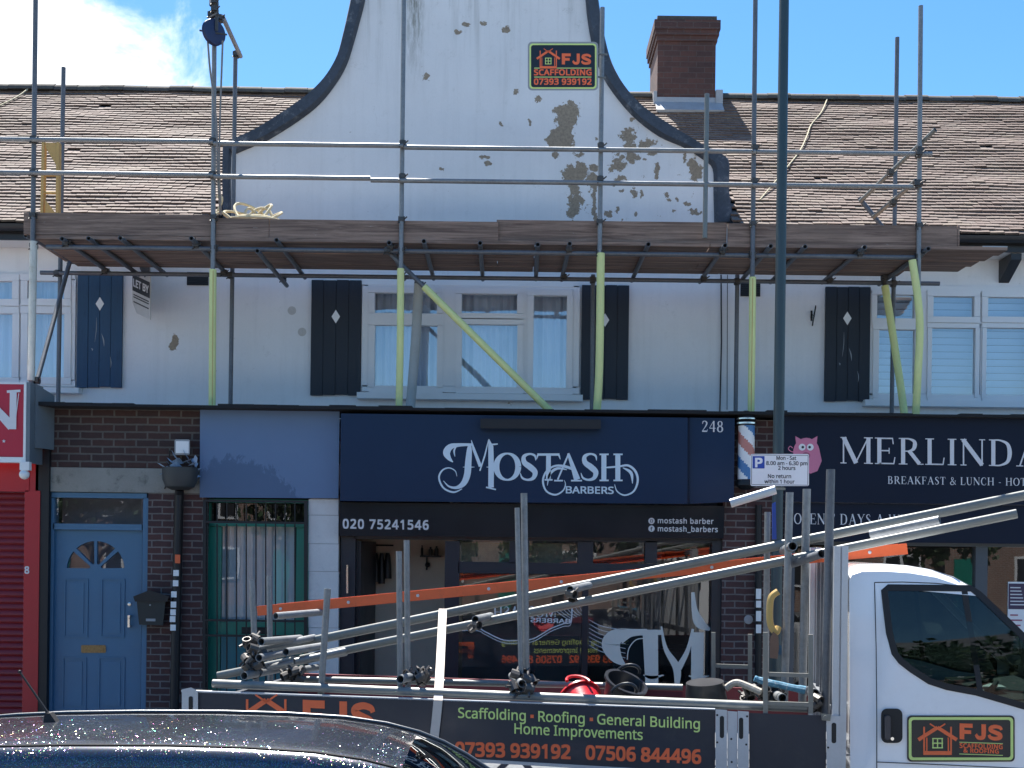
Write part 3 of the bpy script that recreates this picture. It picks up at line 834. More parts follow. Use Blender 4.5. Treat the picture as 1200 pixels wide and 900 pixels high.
# coping of the gable: a chain of blocks following the curve
co_o = GL_OUT + TOP_OUT + list(reversed(GR_OUT)); co_i = GL_IN + TOP_IN + list(reversed(GR_IN))
cop = MB()
def dens(l, n=4):
    return [tuple(a) for a in crom([tuple(p) for p in l], n)]
do, di = dens(co_o), dens(co_i)
n = len(do); vs = []
for (a, b), (c, d) in zip(do, di):
    po, pi = P(a, b, 0), P(c, d, 0)
    pm = po.lerp(pi, .5)
    for q, y in ((po, .36), (po, -.03), (po.lerp(pi, .12), -.085), (pi.lerp(po, .18), -.085), (pi, -.03), (pi, .36)):
        vs.append(Vector((q.x, y, q.z)))
fs = []
for i in range(n - 1):
    for j in range(6):
        fs.append((i * 6 + j, i * 6 + (j + 1) % 6, (i + 1) * 6 + (j + 1) % 6, (i + 1) * 6 + j))
fs += [tuple(range(6)), tuple(range((n - 1) * 6, n * 6))]
cop.add(vs, fs)
terr.part('coping', cop, M['lead'])

# roof of plain tiles, each a small slab
slope = math.atan2(RZ - EZ, RY - EY)
sl = Vector((0, math.cos(slope), math.sin(slope))); nrm = Vector((0, -math.sin(slope), math.cos(slope)))
SLEN = math.hypot(RZ - EZ, RY - EY)
rt = MB()
gauge = .082; ncourse = int(SLEN / gauge)
chx0, chx1 = P(770, 120, 2.37).x, P(838, 120, 2.37).x
for i in range(ncourse + 1):
    s0 = i * gauge
    y = EY + s0 * sl.y
    off = (i % 2) * .082
    sag = .010 * math.sin(i * .9)
    x = -9 + off
    while x < 9:
        if y < .34 and gx0 - .02 < x + .082 < gx1 + .02:
            x += .1655; continue
        j = random.random
        lift = .031 + .0016 * j() + (.010 if j() < .012 else 0)
        wob = .010 * math.sin(x * 1.7 + i * .35) + .003 * math.sin(x * 4.1 - i)
        o = Vector((x, EY, EZ)) + sl * (s0 - .02 + (j() - .5) * .004) + nrm * (sag * .5 + wob)
        if j() < .002: o += sl * -.03
        if 0 < y and j() < .0035:
            x += .1655; continue
        ax = Vector((.160, 0, (j() - .5) * .008))
        al = sl * .155
        a0, a1 = o + nrm * lift, o + ax + nrm * (lift + (j() - .5) * .003)
        b0, b1 = o + al + nrm * .002, o + ax + al + nrm * .002
        t_ = nrm * -.025
        rt.add([a0, a1, b1, b0, a0 + t_, a1 + t_, b1 + t_, b0 + t_], [(0, 1, 2, 3), (4, 7, 6, 5), (0, 4, 5, 1), (1, 5, 6, 2), (2, 6, 7, 3), (3, 7, 4, 0)])
        x += .1655
terr.part('roof', rt, M['tile'], smooth=False)
und = MB()
for xa, xb in ((-9, gx0), (gx1, 9)):
    und.prism([(xa, EY + .02, EZ - .03), (xa, RY, RZ - .03), (xa, RY, RZ - .12), (xa, EY + .02, EZ - .12)], (xb - xa, 0, 0))
und.prism([(gx0 + .001, .33, EZ - .03 + .73 * (RZ - EZ) / (RY - EY)), (gx0 + .001, RY, RZ - .03), (gx0 + .001, RY, RZ - .14), (gx0 + .001, .33, EZ - .14 + .73 * (RZ - EZ) / (RY - EY))], (gx1 - gx0 - .002, 0, 0))
und.prism([(-9, RY + .001, RZ - .03), (-9, 5.6, EZ), (-9, 5.6, EZ - .1), (-9, RY + .001, RZ - .13)], (18, 0, 0))
terr.part('roof_felt', und, M['felt'])
rd = MB()
x = -9
while x < 9:
    jz = (random.random() - .5) * .016
    if not (chx0 - .1 < x + .15 < chx1 + .1):
        pts = []
        for q in range(9):
            a = math.pi * q / 8
            pts.append(Vector((x, RY + math.cos(a) * .12, RZ - .035 + jz + math.sin(a) * .105)))
        rd.prism(pts, (.315, 0, (random.random() - .5) * .012))
    x += .32
terr.part('ridge_tiles', rd, M['ridge'])
# chimney
cz0, cz1 = RZ - .7, P(805, 19, 2.37).z
CYF, CYB = 2.37, 3.25
chm = MB().box(chx0, chx1, CYF, CYB, cz0, cz1 - .35)
zz = cz1 - .35
for e_, h_ in ((.02, .075), (.04, .075), (.055, .13)):
    chm.box(chx0 - e_, chx1 + e_, CYF - e_, CYB + e_, zz, zz + h_); zz += h_
ch_i = terr.part('chimney', chm, M['brick_chim'])
terr.part('chimney_cap', MB().box(chx0 - .01, chx1 + .01, CYF - .01, CYB + .01, zz, zz + .07), M['ridge'], ch_i)
fl = MB()
zf = EZ + (CYF - EY) * math.tan(slope)
fl.prism([(chx0 - .03, CYF - .012, zf + .12), (chx0 - .03, CYF - .022, zf + .05), (chx0 - .03, CYF - .22, zf - .13), (chx0 - .03, CYF - .20, zf - .16), (chx0 - .03, CYF + .02, zf - .02)], (chx1 - chx0 + .12, 0, 0))
fl.box(chx1 + .004, chx1 + .10, CYF - .04, CYF + .3, zf + .0, zf + .22)
fl.box(chx0 - .05, chx0 - .004, CYF - .02, CYF + .25, zf - .05, zf + .20)
terr.part('chimney_flashing', fl, M['flash'], ch_i)
# eaves: gutter and soffit
gt = MB()
for xa, xb in ((-9, gx0 - .01), (gx1 + .07, 9)):
    pts = [Vector((xa, EY - .04 + .065 * math.cos(math.pi + math.pi * q / 8), EZ - .04 + .07 * math.sin(math.pi + math.pi * q / 8))) for q in range(9)]
    gt.prism(pts, (xb - xa, 0, 0))
    gt.box(xa, xb, EY + .035, EY + .06, EZ - .19, EZ - .03)
terr.part('gutter', gt, M['gutter'])
sf_ = MB()
for xa, xb in ((-9, gx0 - .01), (gx1 + .01, 9)):
    sf_.box(xa, xb, EY + .062, -.003, EZ - .19, EZ - .165)
terr.part('soffit', sf_, M['upvc'])
bk = MB()
for pxk in (1128, 1185):
    c = P(pxk, 300, -.2)
    bk = MB(); bk.prism([(c.x - .06, -.004, EZ - .20), (c.x - .06, -.34, EZ - .20), (c.x - .06, -.34, EZ - .27), (c.x - .06, -.004, EZ - .27 if pxk < 1150 else EZ - .46)], (.12, 0, 0))
    terr.part('eaves_bracket', bk, M['gutter'])

# windows
def frame_rects(mb, px0, py0, px1, py1, t, Y, depth):
    mb.rect(px0, py0, px1, py0 + t, Y, depth); mb.rect(px0, py1 - t, px1, py1, Y, depth)
    mb.rect(px0, py0 + t, px0 + t, py1 - t, Y, depth); mb.rect(px1 - t, py0 + t, px1, py1 - t, Y, depth)
def curtain_mesh(px0, py0, px1, py1, Y, amp=.02, wl=.09):
    x0, x1, z0, z1 = R(px0, py0, px1, py1, Y)
    n = max(8, int((x1 - x0) / .012)); mb = MB(); vs = []
    for i in range(n + 1):
        x = x0 + (x1 - x0) * i / n
        yy = Y + amp * math.sin(x * 2 * math.pi / wl + 1.3 * math.sin(x * 9)) + amp * .6 * math.sin(x * 31)
        vs += [(x, yy, z0), (x, yy, z1)]
    mb.add(vs, [(2 * i, 2 * i + 2, 2 * i + 3, 2 * i + 1) for i in range(n)])
    return mb
def window(opening, lights, sillpx, cover, label):
    px0, py0, px1, py1 = opening
    f = MB(); frame_rects(f, px0, py0, px1, py1 - 6, 7, -.035, .12)
    pn = MB(); cv = MB()
    for (a, b, c, d, t) in lights:           # each light: sash ring and glass
        frame_rects(f, a - t, b - t, c + t, d + t, t, -.05, .10)
        pn.sheet(a - .5, b - .5, c + .5, d + .5, -.012)
    # fill between the lights
    x0, x1, z0, z1 = R(px0 + 7, py0 + 7, px1 - 7, py1 - 13, 0)
    hl = [R(a - t + .6, b - t + .6, c + t - .6, d + t - .6, 0) for (a, b, c, d, t) in lights]
    xs = sorted({x0, x1} | {v for q in hl for v in q[:2] if x0 < v < x1}); zs = sorted({z0, z1} | {v for q in hl for v in q[2:] if z0 < v < z1})
    for xa, xb in zip(xs, xs[1:]):
        for za, zb in zip(zs, zs[1:]):
            mx, mz = (xa + xb) / 2, (za + zb) / 2
            if not any(q[0] < mx < q[1] and q[2] < mz < q[3] for q in hl):
                f.add([(xa, -.03, za), (xb, -.03, za), (xb, -.03, zb), (xa, -.03, zb)], [(0, 1, 2, 3)])
    wi = terr.part('window', f, M['upvc'], None, label)
    terr.part('pane', pn, M['pane'], wi)
    sl_ = MB(); sl_.rect(sillpx[0], sillpx[1], sillpx[2], sillpx[3], -.13, .17)
    terr.part('sill', sl_, M['upvc'], wi)
    if cover == 'curtain':
        # two hung lengths with a gap, and a dark room behind
        m_ = (px0 + px1) / 2
        c1 = curtain_mesh(px0 - 2, py0 - 4, px1 + 2, py1 - 1, .17)
        terr.part('curtain', c1, M['curtain'], wi)
    else:
        b_ = MB(); y = py0 - 4
        while y < py1 - 4:
            q = R(px0 + 4, y, px1 - 4, y + 6.5, .14)
            b_.add([(q[0], .12, q[3]), (q[1], .12, q[3]), (q[1], .165, q[2]), (q[0], .165, q[2])], [(0, 1, 2, 3)])
            y += 8.2
        terr.part('blind', b_, M['blind'], wi)
    rm = MB().rect(px0 - 4, py0 - 6, px1 + 4, py1 + 4, .55, .03)
    terr.part('room_backing', rm, M['int_grey'], wi)
window((-110, 320, 88, 458), [(-95, 329, -58, 350, 8), (-40, 329, 14, 350, 8), (32, 329, 75, 350, 8), (-95, 367, -58, 442, 8), (-40, 367, 14, 442, 8), (32, 367, 75, 442, 8)],
       (-116, 453, 92, 459), 'curtain', 'white casement window with net curtain beside the blue shutter')
window((424, 328, 679, 466), [(439, 343, 512, 367, 7), (439, 381, 512, 454, 7), (541, 344, 606, 367, 7), (541, 380, 606, 454, 7), (625, 346, 664, 455, 7)],
       (418, 461, 683, 468), 'curtain', 'white casement window behind the scaffold brace')
window((1019, 336, 1330, 476), [(1028, 345, 1072, 373, 6), (1030, 386, 1072, 466, 7), (1094, 347, 1142, 371, 7), (1092, 384, 1143, 466, 5), (1158, 348, 1206, 371, 7), (1156, 384, 1207, 466, 5), (1225, 348, 1315, 371, 7), (1225, 384, 1315, 466, 5)],
       (1014, 470, 1336, 477), 'blind', 'white casement window with striped blind behind two foam sleeves')
# shutters
def shutter(px0, py0, px1, py1, m, dia, label):
    s = MB(); w = (px1 - px0) / 4
    for i in range(4):
        s.rect(px0 + w * i + .35, py0 + (i % 2) * .4, px0 + w * (i + 1) - .35, py1 - (i % 3) * .5, -.047, .040)
    s.rect(px0 + .5, py0 + 1, px1 - .5, py1 - 1.5, -.036, .034)
    i = terr.part('shutter', s, m, None, label)
    d = MB(); f = onY(-.047)
    plate(d, [(dia[0], dia[1] - 8), (dia[0] + 5, dia[1]), (dia[0], dia[1] + 8), (dia[0] - 5, dia[1])], f, .003)
    terr.part('diamond_cutout', d, M['white'], i)
    if m is M['shut_blue'] or dia[0] > 900:
        ch = MB()
        for (a, b, c, e, w_) in ((dia[0] + 2, dia[1] + 35, dia[0] + 5, dia[1] + 50, 1.4), (dia[0] + 12, dia[1] + 62, dia[0] + 12.6, dia[1] + 75, 1), (dia[0] - 10, dia[1] + 52, dia[0] - 9, dia[1] + 55, 1.5),
                                 (dia[0] - 4, dia[1] + 16, dia[0] - 6, dia[1] + 45, .7)):
            ribbon(ch, [(a, b, .2), ((a + c) / 2 + .8, (b + e) / 2, w_), (c, e, .2)], f, .0008)
        terr.part('chipped_paint', ch, M['plast'], i)
shutter(90, 320, 143, 454, M['shut_blue'], (117, 356), 'blue plank shutter with chipped paint')
shutter(364, 328, 423, 463, M['shut_navy'], (393.5, 371), None)
shutter(681, 334, 737, 468, M['shut_navy'], (709, 375), None)
shutter(967, 336, 1020, 470, M['shut_navy'], (993, 373), None)
for a in ((219, 319, 244, 334), (868, 329, 891, 347)):
    v_ = MB(); v_.rect(*a, -.02, .018)
    for i in range(5):
        v_.rect(a[0] + 1, a[1] + 1.3 + i * 2.7, a[2] - 1, a[1] + 2.4 + i * 2.7, -.028, .008)
    terr.part('vent', v_, M['iron'])
cb = MB()
cb.path([P(845, 322, -.02), P(845.5, 400, -.02), P(843.5, 486, -.02)], .008, 6)
terr.part('cable', cb, M['iron']); cb = MB(); cb.path([P(852.5, 322, -.02), P(852, 480, -.02)], .004, 6)
terr.part('cable', cb, M['iron'])
hk = MB()
hk.bar(P(952, 382, -.03), P(956, 358, -.05), .012, .012); hk.bar(P(951, 364, -.03), P(951, 376, -.03), .012, .02)
hk.path([P(956, 360, -.05), P(954, 372, -.08), P(951, 366, -.04)], .006, 6)
terr.part('wall_hook', hk, M['iron'])
filler = mat('grey_filler', (.50, .49, .47), .9, 0, .25, 14)
for a, b, r_ in ((342, 364, 5), (354, 389, 5)):
    rp = MB(); disc(rp, a, b, r_, r_, onY(-.001), .001); terr.part('repair_patch', rp, filler)

# projecting ground floor: flat roof, felt edge, side walls, dark core
fr_z = P(600, 484, YF).z
core = MB().box(-9, 9, YF + .55, -.002, fr_z - .12, fr_z - .02)
terr.part('flat_roof', core, mat('pale_roof_chippings', (.42, .41, .39), .95, 0, .3, 12, .5, 90))
fe = MB(); x = -4.75
while x < 9:
    w_ = .18 + .2 * random.random()
    fe.box(x, x + w_, YF - .245 - .008 * random.random(), YF + .56, fr_z - .012, fr_z + .008 + .022 * random.random()); x += w_
terr.part('roof_edge_felt', fe, M['felt'])
terr.part('rear_wall', MB().box(-9, 9, 3.2, 3.5, 0, EZ), M['int_grey'])
terr.part('ceiling', MB().box(-9, 9, YF + .35, 3.2, 2.86, 2.92), M['int_grey'])
terr.part('ground_slab', MB().box(-9, 9, YF - .02, 3.2, -.2, .17), M['concrete'])
# brick front round the blue door
bf = MB()
bf.rect(49, 478, 236, 548, YF, .3)
terr.part('brick_fascia', bf, M['brick_fascia'])
lt = MB(); lt.rect(56, 548.5, 236, 577, YF - .012, .3)
terr.part('lintel', lt, M['concrete'])
bp = MB()
x0, x1, z0, z1 = R(172, 577.5, 240, 900, YF); bp.box(x0, x1, YF, YF + .3, .12, z1); terr.part('brick_pier', bp, M['brick']); bp = MB()
x0, x1, z0, z1 = R(846, 492, 921, 900, YF); bp.box(x0, x1, YF, YF + .3, .12, z1)
terr.part('brick_pier', bp, M['brick'])
bp = MB(); x0, x1, z0, z1 = R(46, 478, 56, 900, YF - .05); bp.box(x0 - .05, x1, YF - .05, YF + .3, .12, z1); terr.part('side_pier', bp, M['iron'])
# blue door
DY = YF + .06
bd = MB()
frame_rects(bd, 56, 577.5, 172, 880, 6, YF + .015, .12)
bd.rect(62, 614, 166, 621, YF + .015, .12)
bdi = terr.part('front_door', bd, M['door_blue'], None, 'blue panelled front door with fanlight and brass letterbox')
leaf = MB()
cx_, cy_ = 112, 668
def semi(r, n=18, c=(112, 668)):
    return [(c[0] + r * math.cos(math.pi * i / n), c[1] - r * math.sin(math.pi * i / n)) for i in range(n + 1)]
def w2(pts, Y):
    return [xz(P(a, b, Y)) for a, b in pts]
hl = []
for a0, a1 in ((4, 40), (48, 87), (93, 132), (140, 176)):
    seg = [(cx_ + 34 * math.cos(rad(a0 + (a1 - a0) * i / 6)), cy_ - 34 * math.sin(rad(a0 + (a1 - a0) * i / 6))) for i in range(7)]
    seg += [(cx_ + 7 * math.cos(rad(a1 - 8)), cy_ - 7 * math.sin(rad(a1 - 8)) - .5), (cx_ + 7 * math.cos(rad(a0 + 8)), cy_ - 7 * math.sin(rad(a0 + 8)) - .5)]
    hl.append(w2(seg, DY))
q = R(62.5, 621.5, 165.5, 874, DY)
leaf.mesh2d(poly2d([(q[0], q[2]), (q[1], q[2]), (q[1], q[3]), (q[0], q[3])], hl), lambda x, y, z: Vector((x, DY + z * .045, y)))
for (a, b, c, d) in ((75, 678, 103, 747), (118, 678, 146, 747), (73, 770, 101, 832), (115, 770, 146, 832)):
    frame_rects(leaf, a, b, c, d, 1.6, DY - .010, .009)
    leaf.rect(a + 5, b + 5, c - 5, d - 5, DY - .007, .006)
terr.part('door_leaf', leaf, M['door_blue'], bdi)
pn = MB(); pn.sheet(62.5, 583, 165.5, 613.5, YF + .05); pn.sheet(75, 632, 149, 668.5, DY + .02)
terr.part('door_pane', pn, M['shopglass'], bdi)
lb = MB(); plate(lb, rrect(95, 756, 124, 765, 1.5), onY(DY - .001), .008); lb.rect(98, 758.5, 121, 762.5, DY - .014, .006)
terr.part('letterbox', lb, M['brass'], bdi)
hd = MB(); hd.bar(P(151, 721, DY - .05), P(151, 735, DY - .05), .018, .02); hd.rect(149.5, 721, 152.5, 723, DY - .05, .048); hd.rect(149.5, 733, 152.5, 735, DY - .05, .048)
hd.lathe(P(152, 708, DY), [(.018, 0), (.018, .012), (.008, .014)], (0, -1, 0), 12)
terr.part('door_handle', hd, M['chrome'], bdi)
terr.part('hallway', MB().rect(58, 580, 172, 885, YF + .55, .03), M['int_grey'], bdi)
st_ = MB()
for i in range(4):
    st_.rect(46.5, 655 + i * 12, 53, 663 + i * 12, YF - .004, .012)
terr.part('wall_stickers', st_, M['white'])
# green door behind a security grille
gd = MB()
GY = YF + .12
frame_rects(gd, 240, 585, 361, 880, 4, GY - .02, .1)
gd.rect(244, 611, 357, 617, GY - .02, .08); gd.rect(244, 617, 258, 880, GY, .05); gd.rect(346, 617, 357, 880, GY, .05)
gdi = terr.part('grille_door', gd, M['door_green'], None, 'green door with curtained glass behind a black security grille')
lo = MB(); lo.rect(258.3, 729, 345.7, 745, GY + .004, .045)
terr.part('door_rail', lo, M['door_green'], gdi)
lo = MB(); lo.rect(258.3, 745.3, 345.7, 880, GY + .008, .04)
terr.part('door_panel', lo, M['door_teal'], gdi)
sl_ = MB(); sl_.rect(283, 735, 313, 743, GY - .004, .01)
terr.part('letterbox', sl_, M['iron'], gdi)
cu_ = curtain_mesh(259, 617, 346, 729, GY + .09, .025, .13)
terr.part('curtain', cu_, mat('white_door_curtain', (.62, .65, .68), .9, 0, .3, 2, .2, 60, (8, 1, .3)), gdi)
pn = MB(); pn.sheet(258.3, 617.3, 345.7, 728.7, GY + .03); pn.sheet(244.3, 589.3, 356.7, 610.7, GY + .03)
terr.part('door_pane', pn, M['shopglass'], gdi)
terr.part('hallway', MB().rect(238, 583, 362, 885, GY + .35, .03), M['dark'], gdi)
gr = MB()
for i in range(11):
    a = 243 + i * 11.4
    gr.bar(P(a, 589, YF - .02), P(a, 612, YF - .02), .010, .010); gr.bar(P(a, 614, YF - .02), P(a, 878, YF - .02), .012, .012)
for b in (588, 613, 728, 746):
    gr.bar(P(240, b - 1.4, YF - .035), P(360, b, YF - .035), .012, .022)
gr.bar(P(240, 586, YF - .03), P(239, 880, YF - .03), .02, .03); gr.bar(P(359, 587, YF - .03), P(358, 880, YF - .03), .02, .03)
terr.part('security_grille', gr, M['iron'], gdi)
# marble pilaster
mp = MB(); y = 585
for h_ in (19, 33.5, 32.5, 33, 33, 33, 33, 33, 33):
    mp.rect(361.5, y, 396.5, y + h_ - .5, YF - .01, .28); y += h_
terr.part('marble_pilaster', mp, M['marble'])
mp2 = MB().rect(362, 584, 396, 880, YF + .0, .25)
terr.part('pilaster_core', mp2, M['concrete'])
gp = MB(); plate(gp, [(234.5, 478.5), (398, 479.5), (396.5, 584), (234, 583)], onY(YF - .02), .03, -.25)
terr.part('blank_fascia_panel', gp, M['greypanel'], None, 'blank blue grey fascia panel with dark tree reflection painted into lower half')
# barber shop interior walls (fixed)
iw = MB()
iw.rect(380, 600, 532, 900, -.75, .05)
terr.part('interior_wall', iw, M['beige'], None, 'beige inner wall beyond the open shop doorway')
iw = MB(); iw.rect(515, 600, 905, 900, .9, .05)
terr.part('interior_wall', iw, M['int_grey'])
pt = MB(); pt.box(P(528, 700, -.9).x, P(528, 700, -.9).x + .06, -1.3, .9, .17, 2.86); q = P(900, 700, -.9).x
pt.box(q, q + .1, -1.6, 3.1, .17, 2.86)
q = P(380, 700, -1.5).x; pt.box(q, q + .06, YF + .35, 3.1, .17, 2.86)
terr.part('partition', pt, M['beige'])
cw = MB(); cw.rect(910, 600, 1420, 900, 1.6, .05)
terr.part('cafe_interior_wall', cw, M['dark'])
TERR = terr.done()

# ================================================================== downpipe, post box, lamp and other wall things
t = Thing('rainwater_downpipe', 'black downpipe with open hopper head full of litter beside blue door', 'downpipe')
h_ = MB(); c = P(211, 560, YF - .14)
h_.lathe(c - Vector((0, 0, .12)), [(.085, 0), (.14, .03), (.17, .10), (.175, .22), (.16, .22), (.15, .10), (.02, .05)], n=20)
hi = t.part('hopper_head', h_, mat('dark_grey_hopper', (.035, .042, .045), .55))
p_ = MB(); p_.path([P(210.5, 572, YF - .14), P(210, 580, YF - .07), P(207, 700, YF - .07), P(203, 900, YF - .07)], .045, 12)
pi_ = t.part('pipe', p_, M['iron'])
for (b, w_) in ((585, 8), (690, 8), (800, 8)):
    pass
s_ = MB()
for i, (a, b) in enumerate(((206, 668), (205.5, 680), (203.5, 693), (203, 705), (202.5, 714), (202, 722), (202.5, 732))):
    s_.rect(a - 3, b, a + 3.4, b + 7, YF - .125, .006)
t.part('sticker', s_, M['white'], pi_)
s_ = MB().rect(205, 650, 211, 660, YF - .125, .006)
t.part('orange_label', s_, M['orange_p'], pi_)
t.done()
t = Thing('litter', 'crumpled clear plastic wrap lying in the hopper head', 'litter')
l_ = MB()
for i in range(30):
    a = P(random.uniform(193, 230), random.uniform(535, 556), YF - .14 + random.uniform(-.12, .08))
    d1 = Vector((random.uniform(-1, 1), random.uniform(-1, 1), random.uniform(-1, 1))) * .09
    d2 = Vector((random.uniform(-1, 1), random.uniform(-1, 1), random.uniform(-1, 1))) * .06
    l_.add([a, a + d1, a + d1 + d2 * .7, a + d2], [(0, 1, 2, 3)])
t.part('wrap', l_, mat('pale_blue_plastic_wrap', (.30, .40, .52), .25, 0, .4, 20))
t.done()
t = Thing('wall_box', 'small white electrical box above the hopper head', 'electrical box')
b_ = MB(); plate(b_, rrect(204.5, 515, 222.5, 533, 2), onY(YF - .11), .05, -.108)
bi = t.part('case', b_, M['plast'])
b_ = MB(); b_.rect(206, 517, 221, 531, YF - .168, .007); t.part('lid', b_, M['white'], bi)
b_ = MB(); b_.path([P(208, 533, YF - .1), P(199, 528, YF - .06), P(197, 560, YF - .03), P(193, 573, YF - .03)], .007, 6); t.part('cable', b_, M['iron'])
t.done()

t = Thing('post_box', 'black wall mounted post box between blue door and downpipe', 'post box')
b_ = MB(); PY = YF - .13
plate(b_, [(160, 703), (194, 704), (191, 733), (163, 732)], onY(PY), 0, -.13)
bi = t.part('case', b_, mat('dark_green_black_metal', (.014, .022, .024), .45, .2))
l_ = MB(); pts = [(156, 699), (175, 691.5), (198, 699), (196, 705), (158, 705)]
plate(l_, pts, onY(PY - .02), 0, -.15); li = t.part('lid', l_, M['iron'])
k_ = MB(); k_.rect(171, 725, 182, 728, PY - .006, .005); k_.lathe(P(176, 709, PY), [(.008, 0), (.008, .006)], (0, -1, 0), 10); t.part('name_plate', k_, M['plast'])
t.done()

t = Thing('globe_lamp', 'white globe lamp on bracket below the red shop sign', 'lamp')
b_ = MB(); b_.rect(23, 541, 34, 551, YF - .42, .06); t.part('bracket', b_, M['white'])
b_ = MB(); b_.sphere(P(28.5, 556, YF - .39), .048, 16, 10); b_.lathe(P(28.5, 551, YF - .39) - Vector((0, 0, .01)), [(.03, 0), (.03, .02)], n=12); t.part('globe', b_, M['white'])
t.done()

# ================================================================== takeaway with red shutter (left edge)
t = Thing('roller_shutter', 'closed red roller shutter with red surround at left edge', 'shutter')
f_ = MB(); f_.rect(27, 575, 45, 900, YF - .06, .2); f_.rect(-160, 541, 34, 575, YF - .06, .2); f_.rect(34, 541, 45, 575, YF - .05, .2)
fi = t.part('surround', f_, M['red'])
s_ = MB(); y = 576; x0, x1, z0, z1 = R(-160, 576, 26.7, 900, YF)
prof = []
zt = z1
while zt > .14:
    prof += [(zt, .0), (zt - .02, -.016), (zt - .045, -.018), (zt - .062, -.004)]
    zt -= .066
vs = []; 
for z, y_ in prof:
    vs += [(x0, YF + .02 + y_, z), (x1, YF + .02 + y_, z)]
s_.add(vs, [(2 * i, 2 * i + 1, 2 * i + 3, 2 * i + 2) for i in range(len(prof) - 1)])
t.part('slats', s_, M['red_d'])
s_ = MB(); f = onY(YF - .061)
text(s_, '8', 29, 672, 34, 672, 8, f, .002, .02)
t.part('mark', s_, M['letter_w'])
t.done()
t = Thing('takeaway_sign', 'red box sign with white letter N and star at left edge', 'sign')
SY = YF - .38
b_ = MB(); x0, x1, z0, z1 = R(-200, 449, 28.5, 534, SY); b_.box(x0, x1, SY + .004, SY + .2, z0, z1); t.part('face', b_, M['red_sign'])
q0 = P(30, 448, SY); q1 = P(31, 540, SY)
b_ = MB(); b_.box(x0, q0.x + .02, SY + .01, SY + .34, z1 + .002, z1 + .02); b_.box(q0.x - .012, q0.x + .012, SY - .01, SY + .06, z0 - .05, z1 + .02)
b_.box(x0, q0.x + .03, SY - .006, SY + .1, z0 - .055, z0 - .004)
t.part('trim', b_, M['white'])
b_ = MB(); b_.box(q0.x + .014, q0.x + .05, SY - .008, SY + .3, z0 - .055, z1 + .02)
b_.prism([(q0.x + .052, SY + .1, z1 + .015), (q0.x + .052, SY + .1, z0 + .1), (q0.x + .13, SY + .36, z0 + .1), (q0.x + .13, SY + .36, z1 - .06)], (.012, 0, 0))
t.part('side_panel', b_, mat('grey_sign_side', (.13, .16, .18), .5))
b_ = MB(); f = onY(SY + .004)
ribbon(b_, [(-22, 505, 7), (-22, 459, 7)], f, .012, False); ribbon(b_, [(-22, 461, 8), (14, 500, 11)], f, .012, False); ribbon(b_, [(15, 503, 8), (15.5, 459, 8)], f, .012, False)
ribbon(b_, [(8, 459, 3), (24, 458, 3)], f, .012, False); ribbon(b_, [(22, 461, 1), (17, 500, 1.2)], f, .008, False)
st5 = [(4.5 + (2.3 if i % 2 == 0 else 1) * math.sin(math.pi * i / 5), 517 - (2.3 if i % 2 == 0 else 1) * math.cos(math.pi * i / 5)) for i in range(10)]
plate(b_, st5, f, .006)
t.part('lettering', b_, M['letter_w'])
t.done()

# ================================================================== barber shop
BY = YF - .22
t = Thing('barber_sign', 'navy fascia sign with ornate Mostash Barbers lettering and number 248', 'shop sign')
b_ = MB(); plate(b_, [(399.5, 484.5), (806, 489.5), (806, 590.5), (398.5, 587)], onY(BY), 0, -.25)
bi = t.part('board', b_, M['navy'])
b_ = MB(); plate(b_, [(808, 489.5), (861, 490), (860, 588), (808, 590.5)], onY(BY + .03), 0, -.21); t.part('end_board', b_, M['navy'])
b_ = MB(); b_.rect(806.2, 490, 808.2, 590, BY - .004, .2); t.part('joint_trim', b_, M['cafe'])
b_ = MB(); plate(b_, [(563, 490.5), (704, 491.5), (704, 502.5), (563, 502)], onY(BY), .13, .0); t.part('light_trough', b_, M['iron'])
l_ = MB(); K = 280 / 1200.0
fB = onY(BY)
mf = lambda x, y, n: fB(500 + x * K, 500 + y * K, n)
def rb(*cps, sm=True):
    ribbon(l_, list(cps), mf, .006, sm)
rb((132, 178, 4), (112, 158, 22), (100, 130, 36), (118, 102, 30), (160, 92, 18), (228, 90, 12))
rb((216, 86, 12), (214, 120, 26), (209, 180, 32), (204, 240, 33), (185, 285, 28), (150, 306, 15), (112, 300, 9), (84, 272, 3))
rb((178, 312, 4), (135, 329, 9), (85, 308, 9), (62, 258, 9), (78, 220, 8), (112, 207, 6), (143, 222, 5), (152, 250, 2))
rb((150, 100, 3), (138, 120, 9), (142, 150, 3))
rb((224, 68, 3), (236, 112, 14), (270, 200, 17), sm=False)
rb((267, 222, 7), (292, 145, 8), (311, 66, 4), sm=False)
rb((312, 62, 3), (322, 100, 26), (324, 200, 28), (323, 295, 28), (324, 306, 28), sm=False)
rb((298, 304, 8), (348, 316, 7), sm=False); rb((318, 91, 10), (357, 87, 6), sm=False)
rb((182, 203, 2), (212, 203, 8), (240, 203, 2), sm=False); rb((300, 203, 2), (324, 203, 9), (350, 203, 2), sm=False)
ring = [(405 + 55 * math.cos(a), 201 + 66 * math.sin(a), 9 + 21 * abs(math.cos(a)) ** 1.4) for a in [2 * math.pi * i / 36 for i in range(37)]]
ribbon(l_, ring, mf, .006, False)
def S_(dx):
    rb((545 + dx, 170, 3), (540 + dx, 146, 11), (514 + dx, 137, 10), (486 + dx, 150, 19), (488 + dx, 180, 26), (517 + dx, 203, 30), (541 + dx, 228, 27), (533 + dx, 257, 19), (505 + dx, 267, 11), (477 + dx, 257, 10), (467 + dx, 232, 3))
S_(3); S_(308)
rb((556, 140, 12), (667, 140, 12), sm=False); rb((552, 164, 3), (558, 142, 10), sm=False); rb((671, 164, 3), (664, 142, 10), sm=False)
rb((612, 142, 24), (611, 262, 24), sm=False); rb((592, 267, 8), (632, 267, 8), sm=False)
